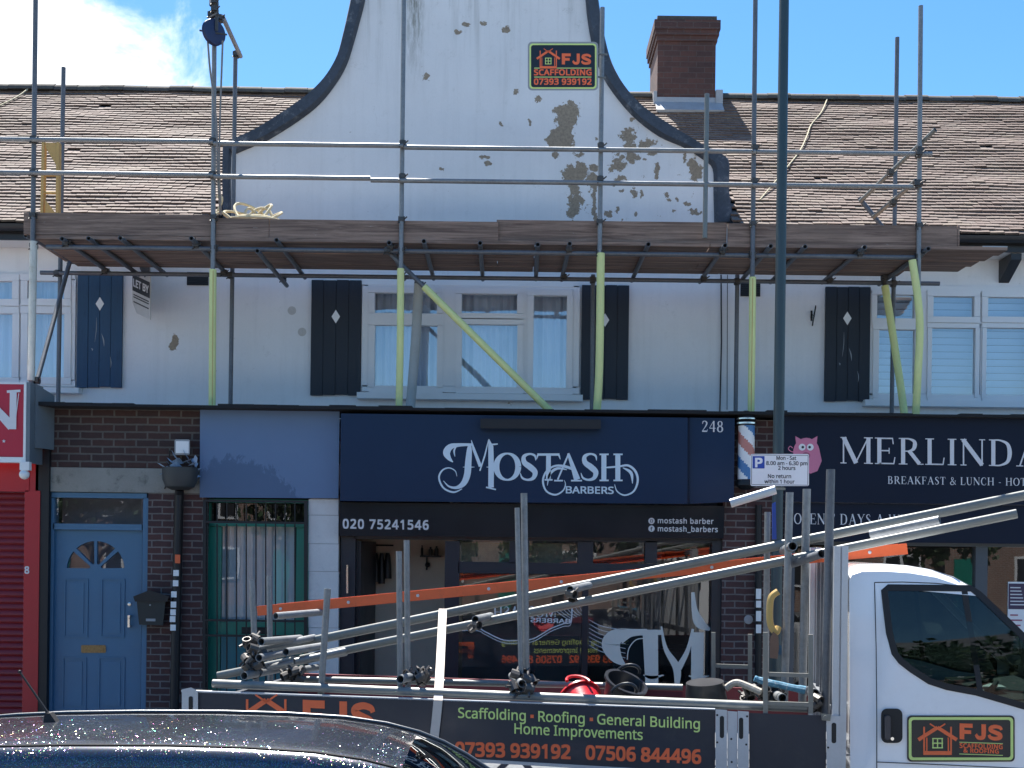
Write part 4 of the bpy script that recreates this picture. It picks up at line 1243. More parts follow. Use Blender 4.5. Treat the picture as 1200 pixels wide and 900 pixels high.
rb((658, 266, 8), (714, 134, 9), sm=False); rb((711, 134, 12), (756, 266, 32), sm=False); rb((640, 271, 8), (684, 271, 8), sm=False); rb((725, 271, 8), (780, 271, 8), sm=False)
rb((752, 228, 3), (712, 205, 14), (650, 196, 10), (604, 222, 10), (584, 270, 10), (600, 322, 9), (645, 342, 9), (684, 322, 7), (697, 290, 5), (690, 268, 2))
rb((704, 216, 4), (655, 210, 13), (618, 240, 12), (606, 296, 3))
rb((890, 140, 25), (890, 268, 25), sm=False); rb((960, 140, 25), (960, 268, 25), sm=False)
for xx in (890, 960):
    rb((xx - 22, 139, 8), (xx + 24, 139, 8), sm=False); rb((xx - 22, 270, 8), (xx + 24, 270, 8), sm=False)
rb((875, 207, 2), (920, 204, 9), (965, 200, 9), (1012, 195, 11), (1048, 224, 12), (1060, 272, 11), (1040, 324, 9), (995, 344, 8), (957, 325, 6), (944, 290, 3))
rb((985, 206, 4), (1026, 232, 16), (1034, 286, 3))
text(l_, 'BARBERS', 500 + 700 * K, 500 + 334 * K, 500 + 938 * K, 500 + 337 * K, 8, fB, .006, .012)
t.part('lettering', l_, M['letter'], bi)
l_ = MB()
f8 = onY(BY + .03)
serif(l_, '248', 822, 506, 848, 506.5, 13, f8, .004)
t.part('street_number', l_, M['letter_w'])
t.done()
t = Thing('barber_shopfront', 'black barber shopfront with open doorway and decorated windows behind the truck', 'shopfront')
PYL = YF - .08
b_ = MB(); plate(b_, [(398.5, 588.5), (849, 593), (848, 631), (398, 628)], onY(PYL), 0, -.2)
ni = t.part('lower_panel', b_, M['navy_d'])
l_ = MB(); fL = onY(PYL)
text(l_, '020 75241546', 402, 619, 502, 620.5, 10.5, fL, .004, .02, 1.15)
t.part('telephone_number', l_, M['letter_w'], ni)
l_ = MB()
text(l_, 'mostash barber', 771, 613, 836, 614, 6, fL, .003, .012, 1.1)
text(l_, 'mostash_barbers', 771, 622.5, 841, 623.5, 6, fL, .003, .012, 1.1)
disc(l_, 763.5, 610.5, 3.7, 3.7, fL, .003); disc(l_, 763.5, 619.5, 3.7, 3.7, fL, .003)
t.part('social_lettering', l_, M['letter_w'], ni)
l_ = MB(); frame_rects(l_, 761.8, 608.8, 765.2, 612.2, .7, PYL - .0045, .001); text(l_, 'f', 762.4, 621.8, 764.6, 621.8, 4, onY(PYL - .0033), .001, .02)
t.part('social_icons', l_, M['ink'], ni)
SFY = YF + .05
fm = MB()
fm.rect(398, 628.5, 415, 900, SFY, .12)            # left jamb
fm.rect(415, 628.5, 850, 634, SFY, .12)
fm.rect(520, 634, 537, 900, SFY, .12)              # door post
fm.rect(597, 634, 620, 660, SFY, .12); fm.rect(677, 634, 695, 660, SFY, .12); fm.rect(756, 634, 770, 660, SFY, .12); fm.rect(833, 634, 850, 900, SFY - .02, .14)
fm.rect(537, 660, 833, 673, SFY, .12)
fm.rect(682, 673, 689, 812, SFY, .12)
fm.rect(537, 812, 833, 900, SFY, .12)
fi = t.part('frame', fm, mat('dark_navy_frame', (.0085, .012, .022), .4))
g_ = MB(); g_.sheet(537, 634, 833, 660, SFY + .05); t.part('transom_pane', g_, M['shopglass'], fi)
g_ = MB(); g_.sheet(537, 673, 682, 812, SFY + .05); t.part('pane', g_, M['shopglass'], fi)
g_ = MB(); g_.sheet(689, 673, 833, 812, SFY + .05); t.part('pane', g_, M['shopglass'], fi)
# transom blinds behind the small lights
g_ = MB(); g_.rect(540, 636, 676, 659, SFY + .14, .01); t.part('transom_card', g_, mat('buff_card', (.22, .19, .14), .9, 0, .5, 14), fi)
# open door leaf seen edge-on inside the recess
d_ = MB(); a_ = P(418, 634, SFY + .1); bz = .17
d_.obox(((a_.x + .05), SFY + .5, (a_.z + bz) / 2), Vector((.025, 0, 0)), Vector((.03, .40, 0)), Vector((0, 0, (a_.z - bz) / 2)))
di_ = t.part('door', d_, mat('dark_door_leaf', (.01, .012, .018), .4)); d_ = MB(); d_.bar(P(407, 662, SFY - .05), P(407, 695, SFY - .05), .018, .018); t.part('door_handle', d_, M['chrome'], di_)
# decals on the glass
fG = onY(SFY + .049)
d_ = MB()
rb2 = lambda *c, sm=True: ribbon(d_, list(c), fG, .001, sm)
rb2((733, 780, 2), (722, 770, 14), (716, 755, 22), (724, 745, 17), (742, 741, 8), (758, 741, 8))          # curl of the P
rb2((762, 740, 18), (764, 806, 15), sm=False)
rb2((728, 752, 5), (738, 744, 6), (750, 743, 3))
rb2((756, 741, 6), (775, 741, 6), sm=False)
rb2((775, 734, 2), (780, 760, 5), (793, 783, 9), (793, 806, 5))
rb2((812, 737, 3), (806, 762, 5), (795, 783, 8))
rb2((817.5, 741, 15), (817, 806, 14), sm=False)
rb2((812, 694, 4), (814, 715, 7), (820, 730, 12), (832, 738, 3))
rb2((754, 791, 1), (764, 794, 4), (778, 791, 1)); rb2((807, 792, 1), (818, 794, 4), (831, 792, 1))
rb2((735, 773, 1.2), (737, 760, 1.2), (745, 750, 1.2), (755, 748, 1.2))
t.part('initials_decal', d_, M['decal'], fi)
d_ = MB()
for i, (dy, w_) in enumerate(((0, 1.3), (3.2, .8))):
    rb2((537, 716 + dy, w_), (560, 714 + dy, w_), (572, 707 + dy, w_), (590, 702 + dy, w_), (601, 695 + dy, w_), (610, 694 + dy, w_)) if False else None
    rb2((537, 736 + dy, w_), (560, 736 + dy, w_), (568, 740 + dy, w_), (590, 750 + dy, w_), (612, 750 + dy, w_), (626, 748 + dy, w_), (645, 737 + dy, w_), (660, 731 + dy, w_), (669, 728 + dy, w_), (670 + dy * .3, 708, w_))
for i in range(7):
    rb2((645 + i * 5.2, 706, .7), (652 + i * 5, 716, .7), (666 + i * 3.4, 726 - i, .7))
    rb2((690, 726 + i * 5, .6), (706, 734 + i * 5, .7), (733, 738 + i * 5.5, .6))
text(d_, 'BARBERS', 668, 733.5 - 3, 622, 732 - 3, 5, fG, .001, .015)
t.part('swirl_decal', d_, M['letter_w'], fi)
d_ = MB()
serif(d_, 'MOSTASH', 652, 723, 578, 724, 13, fG, .001)
t.part('name_decal', d_, M['letter_w'], fi)
t.done()
# barber pole
t = Thing('barber_pole', 'striped red white and blue barber pole on brick pier', 'barber pole')
c0, c1 = P(874, 562, YF - .14), P(874, 499, YF - .14)
H = c1.z - c0.z; rr = .082
for nm, col, ph in (('white_stripe', M['white'], 0), ('red_stripe', M['pole_red'], 1), ('blue_stripe', M['pole_blue'], 2)):
    b_ = MB(); n = 28; lo_, hi_ = [(0, .34), (.34, .66), (.66, 1.0)][ph]
    m_ = 44
    for j in range(m_):
        for k2 in range(n):
            a0 = 2 * math.pi * k2 / n; z0 = H * j / m_; z1 = H * (j + 1) / m_
            u_ = (k2 / n * 1.0 + j / m_ * 1.1) % 1.0
            tone = 0 if u_ < .25 or .5 <= u_ < .75 else (1 if u_ < .5 else 2)
            if tone == ph:
                a1 = 2 * math.pi * (k2 + 1) / n
                b_.add([(c0.x + rr * math.cos(a0), c0.y + rr * math.sin(a0), c0.z + z0), (c0.x + rr * math.cos(a1), c0.y + rr * math.sin(a1), c0.z + z0),
                        (c0.x + rr * math.cos(a1), c0.y + rr * math.sin(a1), c0.z + z1), (c0.x + rr * math.cos(a0), c0.y + rr * math.sin(a0), c0.z + z1)], [(0, 1, 2, 3)])
    t.part(nm, b_, col)
b_ = MB(); b_.lathe(c1, [(.085, 0), (.11, .01), (.11, .03), (.09, .045), (.11, .06), (.11, .07), (.07, .13), (.02, .15)], n=24); b_.lathe(c0 - Vector((0, 0, .10)), [(.05, 0), (.10, .04), (.10, .06), (.085, .10)], n=24)
t.part('end_caps', b_, M['iron'])
b_ = MB(); b_.lathe(c1 + Vector((0, 0, .012)), [(.113, 0), (.113, .016)], n=24); b_.lathe(c1 + Vector((0, 0, .058)), [(.113, 0), (.113, .012)], n=24); t.part('chrome_band', b_, M['chrome'])
b_ = MB(); b_.box(c0.x - .05, c0.x + .05, c0.y + .02, YF - .002, c1.z - .02, c1.z + .05); b_.box(c0.x - .05, c0.x + .05, c0.y + .02, YF - .002, c0.z - .06, c0.z)
t.part('bracket', b_, M['iron'])
t.done()
# interior bits seen through the doorway and glass
t = Thing('wall_shelf', 'small dark shelf with bottles on the beige inner wall', 'shelf')
b_ = MB(); b_.rect(492, 651, 517, 653, -.95, .19); b_.rect(499, 653, 501, 668, -.78, .02); b_.sphere(P(501, 662, -.80), .03, 10, 8); t.part('board', b_, M['iron'])
t.done()
for i, (a, b, c_, d, lab) in enumerate(((493, 639, 496, 651, 'slim dark bottle at left end of small shelf'), (502, 641, 507, 651, 'squat dark jar in middle of small shelf'), (509, 640, 514, 651, 'dark jar at right end of small shelf'))):
    b_ = MB(); p0 = P((a + c_) / 2, d, -.88); w_ = (c_ - a) / S(-.88) / 2; hh = (d - b) / S(-.88)
    b_.lathe(p0, [(w_, 0), (w_, hh * .7), (w_ * .5, hh * .8), (w_ * .5, hh)], n=12)
    single('bottle', b_, M['leather'], lab, 'bottle', 'bottles on the inner shelf')
t = Thing('coat_rack', 'black coats hanging on the beige inner wall', 'coats')
b_ = MB()
for i, (a, w_, h2) in enumerate(((440, 8, 34), (447, 7, 36), (454, 8, 30))):
    p0 = P(a, 640 + h2 + 8, -.86); ww = w_ / S(-.86) / 1.6
    b_.lathe(p0, [(ww, 0), (ww * .9, h2 / S(-.86) * .5), (ww * .6, h2 / S(-.86) * .9), (.02, h2 / S(-.86))], n=12)
t.part('coat', b_, M['leather'])
b_ = MB(); b_.rect(434, 638, 461, 640, -.78, .025); t.part('rail', b_, M['iron'])
t.done()
def barber_chair(px, Y, label):
    t = Thing('barber_chair', label, 'barber chair', 'barber chairs in the shop')
    c = P(px, 700, Y); x, z = c.x, .17
    b_ = MB(); b_.lathe((x, Y, z), [(.30, 0), (.30, .03), (.06, .06), (.05, .42)], n=20); t.part('pedestal', b_, M['chrome'])
    b_ = MB(); b_.box(x - .27, x + .27, Y - .26, Y + .26, z + .42, z + .56); t.part('seat', b_, M['leather'])
    b_ = MB(); b_.prism([(x - .25, Y + .20, z + .56), (x - .25, Y + .30, z + .56), (x - .25, Y + .42, z + 1.15), (x - .25, Y + .34, z + 1.17)], (.50, 0, 0)); t.part('backrest', b_, M['leather'])
    for s_ in (-1, 1):
        b_ = MB(); b_.box(x + s_ * .30 - .035, x + s_ * .30 + .035, Y - .2, Y + .22, z + .72, z + .78); b_.box(x + s_ * .30 - .015, x + s_ * .30 + .015, Y - .02, Y + .02, z + .48, z + .72); t.part('armrest', b_, M['leather'])
    t.done()
barber_chair(655, -.9, 'black barber chair behind the swirl decorated window')
barber_chair(748, -.7, 'black barber chair behind the large frosted initials')
t = Thing('salon_mirror', 'tall dark framed mirror on the inner wall behind the initials', 'mirror')
b_ = MB(); b_.rect(775, 640, 815, 760, .84, .05); t.part('frame', b_, M['iron']); b_ = MB(); b_.rect(779, 645, 811, 755, .832, .007); t.part('mirror_glass', b_, mat('mirror', (.5, .52, .54), .05, 1.0, .05)); t.done()
single('wall_notice', MB().rect(716, 697, 727, 711, .88, .01), M['white'], 'white paper notice on the grey inner wall', 'notice')
b_ = MB().rect(690, 764, 812, 812, -.35, .4)
single('counter', b_, mat('dark_counter', (.03, .032, .036), .4), 'dark counter behind the frosted initials', 'counter')
b_ = MB(); b_.rect(886, 690, 892, 702, YF - .085, .005); b_.rect(886, 704, 892, 712, YF - .085, .005); b_.rect(886, 716, 892, 728, YF - .085, .005); b_.rect(886, 732, 892, 742, YF - .085, .005)
t = Thing('drain_pipe', 'dark pipe with white stickers on brick pier', 'pipe')
p_ = MB(); p_.path([P(889, 592, YF - .045), P(889, 690, YF - .045), P(888, 900, YF - .045)], .032, 12)
pi_ = t.part('pipe', p_, M['iron']); t.part('sticker', b_, M['white'], pi_); t.done()
b_ = MB(); b_.lathe(P(877, 726, YF - .002), [(.045, 0), (.045, .012), (.02, .016)], (0, -1, 0), 16)
single('wall_plate', b_, M['plast'], 'small round grey plate on brick pier', 'plate')

# ================================================================== cafe
t = Thing('cafe_sign', 'black cafe fascia sign with white serif lettering and pink pig', 'shop sign')
KY = YF - .15
b_ = MB(); plate(b_, [(919, 486), (1420, 492), (1420, 594), (919, 588)], onY(KY), 0, -.2); bi = t.part('board', b_, M['cafe'])
b_ = MB(); plate(b_, [(919, 589), (1420, 595), (1420, 640), (919, 634)], onY(KY + .05), 0, -.15); li_ = t.part('lower_board', b_, M['cafe'])
l_ = MB(); f = onY(KY)
serif(l_, 'MERLINDA', 984, 543, 1222, 547, 31, f, .008, .05)
serif(l_, 'BREAKFAST & LUNCH - HOT &', 1040, 567, 1215, 569.5, 9, f, .005, .07)
t.part('lettering', l_, M['letter_w'], bi)
l_ = MB(); serif(l_, 'OPEN 7 DAYS A WEEK', 930, 614, 1082, 616, 12.5, onY(KY + .05), .005, .07); t.part('lettering', l_, M['letter_w'], li_)
g_ = MB()
disc(g_, 945, 530, 15.5, 17, f, .003, 28)
plate(g_, [(943, 530), (960, 526), (963, 540), (958, 552), (950, 555), (940, 552)], f, .0028)
for s_ in (-1, 1):
    plate(g_, [(945 + s_ * 4, 516), (945 + s_ * 13, 511), (945 + s_ * 12, 521)], f, .0026)
ribbon(g_, [(932, 530, 1), (927, 529, 1), (924, 526, 1), (926, 523, 1), (929, 525, 1)], f, .002)
pi_ = t.part('pig_emblem', g_, M['pink'], bi)
g_ = MB(); f2 = onY(KY - .0032)
disc(g_, 940, 524, 4, 4, f2, .001); disc(g_, 949.5, 524, 4, 4, f2, .001); t.part('eye', g_, M['white'], pi_)
g_ = MB(); f3 = onY(KY - .0044); disc(g_, 940.8, 524, 1.6, 1.6, f3, .001); disc(g_, 948.8, 524, 1.6, 1.6, f3, .001); t.part('pupil', g_, M['ink'], pi_)
g_ = MB(); disc(g_, 944.5, 534, 5, 4, f2, .001); t.part('snout', g_, M['pink_d'], pi_)
t.done()
t = Thing('cafe_shopfront', 'dark glazed cafe shopfront behind the truck cab', 'shopfront')
f_ = MB(); CYF2 = YF + .02
f_.rect(921, 634, 1420, 641, CYF2, .1); f_.rect(1142, 641, 1156, 900, CYF2, .1); f_.rect(921, 641, 930, 900, CYF2, .1); f_.rect(930, 830, 1142, 900, CYF2, .1); f_.rect(1156, 830, 1410, 900, CYF2, .1); f_.rect(1410, 641, 1420, 900, CYF2, .1)
fi = t.part('frame', f_, mat('grey_blue_frame', (.06, .075, .09), .4))
g_ = MB(); g_.sheet(930, 641, 1142, 830, CYF2 + .04); t.part('pane', g_, M['shopglass'], fi)
g_ = MB(); g_.sheet(1156, 641, 1410, 830, CYF2 + .04); t.part('pane', g_, M['shopglass'], fi)
t.done()
t = Thing('menu_poster', 'menu poster in the cafe window beside the cab', 'poster')
b_ = MB(); b_.rect(1181, 682, 1222, 760, CYF2 + .030, .006); bi = t.part('sheet', b_, M['sign_w'])
b_ = MB(); b_.rect(1182, 684, 1221, 714, CYF2 + .026, .003); t.part('dark_header', b_, mat('plum_print', (.05, .03, .07), .5), bi)
b_ = MB()
for i in range(6):
    b_.rect(1184, 688 + i * 4, 1196 + (i * 7) % 6, 689.3 + i * 4, CYF2 + .023, .002)
t.part('print_lines', b_, M['letter_w'], bi)
b_ = MB()
for i in range(5):
    b_.rect(1184, 720 + i * 6, 1193 + (i * 5) % 7, 721.6 + i * 6, CYF2 + .023, .003)
t.part('text_lines', b_, M['pink_d'], bi); t.done()

# ================================================================== SCAFFOLD
FY, IY = -1.70, -.45
TR = .0242
sca = Thing('scaffold', 'tube and board scaffold with yellow foam sleeves across the upper storey', 'scaffold', base=(0, -1.1, fr_z))
def tubepart(name, p0, p1, m='steel', r=TR, hollow=True, label=None):
    sca.part(name, MB().tube(p0, p1, r, 14, hollow), M[m], None, label)
def zrail(px0, px1, px, py, Y, name, m='steel'):
    z = P(px, py, Y).z
    a = P(px0, py, Y).x; b = P(px1, py, Y).x
    tubepart(name, (a, Y, z), (b, Y, z), m)
    return z
ZB = fr_z
# standards at the front: top and foot
fronts = [((42.5, -70), (36.5, 452)), ((251.5, -20), (248.5, 478)), ((474, -70), (468, 482)), ((706, 9), (700.5, 484)), ((886, -70), (880, 486)), ((1079, 7), (1075, 488))]
for (a, b) in fronts:
    p0, p1 = P(*a, FY), P(*b, FY); tubepart('standard', p1, p0, 'steel_d' if a[0] in (42.5, 886) else 'steel')
inners = [((74.5, 79), (68, 476)), ((276, 62), (270, 479)), ((488, 330), (481, 481)), ((695, 322), (693.5, 483)), ((864, 322), (862, 486)), ((1051.5, 44), (1045, 484))]
for (a, b) in inners:
    tubepart('standard', P(*b, IY), P(*a, IY), 'steel_d')
tubepart('standard', P(826, 279, FY - .05), P(828.5, 110, FY - .05), 'alu')
# guardrails, with joints
for px0, px1, py in ((-90, 250, 164.5), (250.5, 473, 169.5), (473.5, 886, 175.2), (886.5, 1092, 179.2)):
    zrail(px0, px1, (px0 + px1) / 2 if px0 > 0 else 120, py, FY - .05, 'guardrail')
for px0, px1, py in ((-90, 250, 203.5), (250.5, 434, 208), (434.5, 705, 212.8), (705.5, 1072, 216.8)):
    zrail(px0, px1, (px0 + px1) / 2 if px0 > 0 else 120, py, FY - .05, 'guardrail')
# ledgers
zl = P(600, 294.3, FY).z
for px0, px1 in ((52, 470), (470.5, 900), (900.5, 1078)):
    tubepart('ledger', (P(px0, 290, FY).x, FY + .055, zl), (P(px1, 290, FY).x, FY + .055, zl), 'steel_d')
zl2 = P(600, 317, IY).z
for px0, px1 in ((50, 480), (480.5, 860), (860.5, 1099)):
    tubepart('ledger', (P(px0, 310, IY).x, IY - .055, zl), (P(px1, 310, IY).x, IY - .055, zl), 'steel_d')
# transoms on the ledgers
zt = zl + TR * 2 + .002
for px in (76, 108, 146, 229, 327, 457, 498, 563, 630, 667, 758, 847, 900, 940, 1009, 1084):
    xx = P(px, 285, FY).x
    jt = random.uniform(-.02, .02)
    tubepart('transom', (xx, FY - .12 + random.uniform(-.04, .05), zt), (xx + jt, IY + .20 + random.uniform(-.02, .05), zt), 'steel_d')
xx = P(304, 292, FY).x; tubepart('transom', (xx, FY - .1, zl - .055), (xx, IY + .2, zl - .055), 'steel_d')
# deck boards (five wide) in lengths
zd = zt + TR + .001
bw = .225
for i in range(5):
    y0 = FY + .02 + i * (bw + .012)
    cuts = [P(40, 270, FY).x, -3.3 + .5 * (i % 3), .2 - .4 * (i % 2), 2.0 + .3 * (i % 3), (P(1182, 290, FY).x if i < 4 else P(1120, 290, FY).x) - .05 * i]
    for a, b in zip(cuts, cuts[1:]):
        sca.part('deck_board', MB().box(a + .004, b - .004, y0, y0 + bw, zd + .002 * (i % 2), zd + .038 + .002 * (i % 2)), M['board'])
        if abs(b - cuts[-1]) < 1e-6 and i in (0, 3):
            sca.part('board_end_band', MB().box(b - .26, b - .0035, y0 - .003, y0 + bw + .003, zd + .030, zd + .0425), M['flash'])
# toe boards on edge
zt0 = zd + .042
def toe(px0, px1, pyt, pyb, dy=0):
    a, b = P(px0, pyt, FY).x, P(px1, pyt, FY).x
    h = (pyb - pyt) / S(FY)
    c = P((px0 + px1) / 2, (pyt + pyb) / 2, FY)
    sca.part('toe_board', MB().box(a, b, FY + .027 + dy, FY + .065 + dy, c.z - h / 2, c.z + h / 2), M['board'])
toe(30, 252, 249.5, 275); toe(252.5, 314.5, 255, 280.5); toe(315.5, 584, 257.5, 283.5); toe(582, 853, 257, 285, -.04 + .08); toe(854, 1123, 262.5, 286.5); toe(1123.5, 1126, 263, 287)
sca.part('toe_board', MB().box(P(31, 250, FY).x - .04, P(31, 250, FY).x, FY + .03, IY - .1, zt0, zt0 + .225), M['board'])
sca.part('toe_board', MB().box(P(1120, 262, FY).x - .045, P(1120, 262, FY).x - .005, FY + .09, IY - .1, zt0, zt0 + .225), M['board'])
# braces and rakers
tubepart('brace', P(452, 292, FY + .12), P(647, 484, FY + .03), 'steel_d')
tubepart('brace', P(82, 306, IY - .15), P(43, 448, FY + .10), 'steel_d')
tubepart('brace', P(30, 276, FY + .05), P(92, 306, IY - .15), 'steel_d')
tubepart('brace', P(1096, 152, FY - .10), P(1008, 236, FY + .75), 'alu', label='bright diagonal tube of the ladder gate')
tubepart('brace', P(1073.5, 212, FY - .05), P(1024, 254, FY + .62), 'alu')
tubepart('brace', P(1007, 232, FY + .78), P(1034, 266, FY + .66), 'steel_d')
tubepart('brace', P(248, 6, FY), P(247, -40, FY + .3), 'steel_d')
tubepart('brace', P(261, 20, FY + .05), P(282, 66, IY), 'steel')
tubepart('brace', P(1036, 322, IY - .1), P(1037, 340, IY - .12), 'coupler')
# foam and plastic sleeves
def sleeve(pts, r, m, label=None):
    mb = MB(); L_ = crom([tuple(P(*p)) for p in pts], 6)
    mb.path(L_, r, 14); sca.part('foam_sleeve', mb, M[m], None, label)
sleeve([(39.5, 283, FY), (38, 360, FY), (36.3, 446, FY)], .037, 'cream', 'dirty cream sleeve on the end standard')
sleeve([(249.6, 316, FY), (249, 400, FY), (248.5, 480, FY)], .036, 'foam')
sleeve([(469.6, 315, FY), (469, 400, FY), (467.5, 484, FY)], .037, 'foam')
sleeve([(704, 297, FY), (703.3, 370, FY - .01), (702, 440, FY - .01), (699, 488, FY)], .041, 'foam')
sleeve([(882, 325, FY), (881.3, 400, FY), (880, 488, FY)], .035, 'foam')
sleeve([(1069, 305, FY - .05), (1075, 345, FY - .06), (1078, 385, FY - .06), (1075.5, 440, FY - .05), (1073, 490, FY)], .039, 'foam', 'bent yellow foam sleeve slipping off the right standard')
sleeve([(1037, 335, IY - .12), (1042, 365, IY - .14), (1049, 410, IY - .2), (1055, 450, IY - .3), (1060, 486, IY - .4)], .042, 'foam')
sleeve([(497, 336, FY + .1), (570, 408, FY + .065), (647, 484, FY + .03)], .038, 'foam', 'yellow foam sleeve on the diagonal brace')
sleeve([(491, 333, IY - .12), (487, 400, IY - .12), (480.5, 483, IY - .12)], .055, 'greyfoam', 'grey white sleeve on an inner standard')
for (a, b) in (((249.6, 316), (248.5, 480)), ((882, 325), (880, 488))):
    m_ = MB(); m_.path([P(a[0] + .2, a[1] + 1, FY - .0355), P(b[0] + .2, b[1], FY - .0355)], .0035, 6); sca.part('sleeve_seam', m_, M['timber'])
# couplers
def coupler(p, along=(1, 0, 0)):
    p = Vector(p); mb = MB(); a = Vector(along)
    mb.tube(p - a * .03, p + a * .03, .036, 10)
    o = a.orthogonal().normalized()
    mb.tube(p - Vector((0, 0, .035)), p + Vector((0, 0, .035)), .034, 10) if abs(a.z) < .5 else mb.tube(p - Vector((.03, 0, 0)), p + Vector((.03, 0, 0)), .034, 10)
    mb.tube(p + Vector((.03, -.03, .0)), p + Vector((.06, -.05, .02)), .007, 6); mb.tube(p + Vector((-.02, -.03, -.03)), p + Vector((-.03, -.06, -.05)), .007, 6)
    mb.box(p.x - .03, p.x + .03, p.y - .05, p.y - .02, p.z - .02, p.z + .02)
    sca.part('coupler', mb, M['coupler'])
for (a, b) in fronts:
    for py in (0,):
        for rz, zz_ in ((164.5 + .0123 * (a[0] - 120), 0), (203.5 + .0123 * (a[0] - 120), 0)):
            if a[0] > 1070 and rz > 210: pass
            coupler(P(a[0] - (rz * .012), rz, FY - .02))
    coupler((P(b[0] + 2, 290, FY).x, FY + .03, zl))
    coupler((P(b[0] + 2, 284, FY).x, FY + .02, P(b[0], 257 + .012 * (a[0] - 470), FY).z))
for (a, b) in inners:
    if a[0] != 488: coupler((P(b[0] + 1, 312, IY).x, IY - .03, zl))
for px in (76, 229, 457, 667, 847, 1009):
    xx = P(px, 285, FY).x; coupler((xx, FY + .05, zl + .03)); coupler((xx, IY - .06, zl + .02))
coupler(P(43, 446, FY + .06)); coupler(P(1076, 180, FY - .06)); coupler(P(1073, 216, FY - .05)); coupler(P(1043, 203, FY + .3)); coupler(P(1046, 238, FY + .3)); coupler(P(277, 64, IY)); coupler(P(258, 22, FY + .03)); coupler(P(252, 3, FY)); coupler(P(332, 327, IY + .1)); coupler(P(1036, 325, IY - .1)); coupler(P(84, 305, IY - .1)); coupler(P(454, 294, FY + .05)); coupler(P(493, 334, IY - .1))
coupler(P(252, 12, FY - .03)); coupler(P(248, 18, FY + .02))
sca.done()

# pulley on the standard
t = Thing('gin_wheel', 'blue rope pulley wheel at top of scaffold standard', 'pulley')
c = P(250.5, 38, FY - .08); ax = Vector((.75, -.66, 0)).normalized()
b_ = MB(); b_.lathe(c - ax * .025, [(.03, -.01), (.125, 0), (.13, .006), (.115, .025), (.13, .044), (.125, .05), (.03, .06)], ax, 28); t.part('wheel', b_, M['wheel_blue'])
b_ = MB(); b_.bar(c + ax * .05, c + ax * .05 + Vector((0, 0, .17)), .03, .012); b_.bar(c - ax * .05, c - ax * .05 + Vector((0, 0, .17)), .03, .012); b_.bar(c - ax * .07 + Vector((0, 0, .17)), c + ax * .07 + Vector((0, 0, .17)), .03, .02)
b_.bar(c + Vector((-.14, -.02, .01)), c + Vector((.14, -.02, -.03)), .014, .014); t.part('bracket', b_, M['coupler'])
t.done()
b_ = MB()
b_.path(crom([tuple(P(243.5, 48, FY - .09)), tuple(P(246, 80, FY - .09)), tuple(P(250, 110, FY - .08)), tuple(P(254, 150, FY - .08)), tuple(P(255, 200, FY - .04)), tuple(P(258, 250, FY + .1))], 6), .011, 6)
b_.path(crom([tuple(P(261, 48, FY - .07)), tuple(P(259.5, 90, FY - .07)), tuple(P(257.5, 150, FY - .06)), tuple(P(257, 200, FY - .04)), tuple(P(259, 252, FY + .1))], 6), .011, 6)
single('pulley_rope', b_, M['rope_d'], 'grey hoist rope hanging from the pulley wheel', 'rope')
b_ = MB(); zc = zd + .05
c = P(300, 250, FY + .35)
for k_ in range(7):
    rr = .10 + .030 * k_
    pts = []
    for i in range(25):
        a = 2 * math.pi * i / 24
        pts.append(Vector((c.x + rr * math.cos(a) * 1.15 + .03 * math.sin(k_ * 2), c.y + rr * math.sin(a) * .8, zc + .16 + .035 * (k_ % 4) + .20 * max(0, math.sin(a * 1 + .9 * (k_ % 3) - .8)) * (1.2 - .07 * k_))))
    b_.path(pts, .014, 7)
single('rope_coil', b_, M['rope'], 'coil of cream rope lying on the scaffold boards', 'rope')
b_ = MB(); b_.path(crom([tuple(P(255, 232, FY + .2)), tuple(P(257, 229, FY + .2)), tuple(P(260, 232, FY + .2)), tuple(P(259, 238, FY + .2)), tuple(P(254, 250, FY + .2))], 6), .014, 7)
b_.path(crom([tuple(P(252, 252, FY + .15)), tuple(P(260, 249, FY + .15)), tuple(P(270, 256, FY + .15))], 6), .016, 7)
single('rope_end', b_, M['rope'], 'loose cream rope end hooked by the left hoist standard', 'rope')
# roof ropes
def on_roof(px, py):
    d = ray(px, py); k_ = math.tan(slope)
    tt = (EZ + (CY - EY) * k_ - CZ) / (d.z - k_)
    p = Vector((d.x * tt, CY + tt, CZ + d.z * tt)); return p + nrm * .045
b_ = MB(); b_.path(crom([tuple(on_roof(*q)) for q in ((969, 119), (962, 135), (950, 150), (945, 163), (937, 180), (920, 202), (890, 238))], 6), .009, 6)
single('roof_cable', b_, M['rope'], 'pale cable running down the tiles right of the chimney', 'cable')
b_ = MB(); b_.path(crom([tuple(on_roof(*q)) for q in ((35, 107), (20, 118), (-10, 133), (-40, 150))], 6), .010, 6)
single('roof_cable', b_, M['rope'], 'pale cable on the tiles at the far left ridge', 'cable')
# timber ladder behind the left standards
t = Thing('ladder', 'tan timber ladder standing on the left end of scaffold', 'ladder')
LY = FY + .85
for a, b in (((52, 167), (50, 262)), ((69, 168), (68, 262))):
    m_ = MB(); m_.bar(P(*a, LY), P(*b, LY), .03, .07, Vector((0, 1, 0))); t.part('stile', m_, M['timber'])
for y in (205, 226):
    m_ = MB(); m_.tube(P(52, y, LY), P(69, y + .3, LY), .016, 10); t.part('rung', m_, M['timber'])
m_ = MB(); plate(m_, [(53, 167), (68.5, 168), (68.5, 198), (54, 174)], onY(LY - .02), .01); t.part('gusset', m_, M['timber'])
m_ = MB(); plate(m_, [(53, 234), (68.5, 254), (68.5, 262), (53, 262)], onY(LY - .02), .01); t.part('gusset', m_, M['timber'])
t.done()
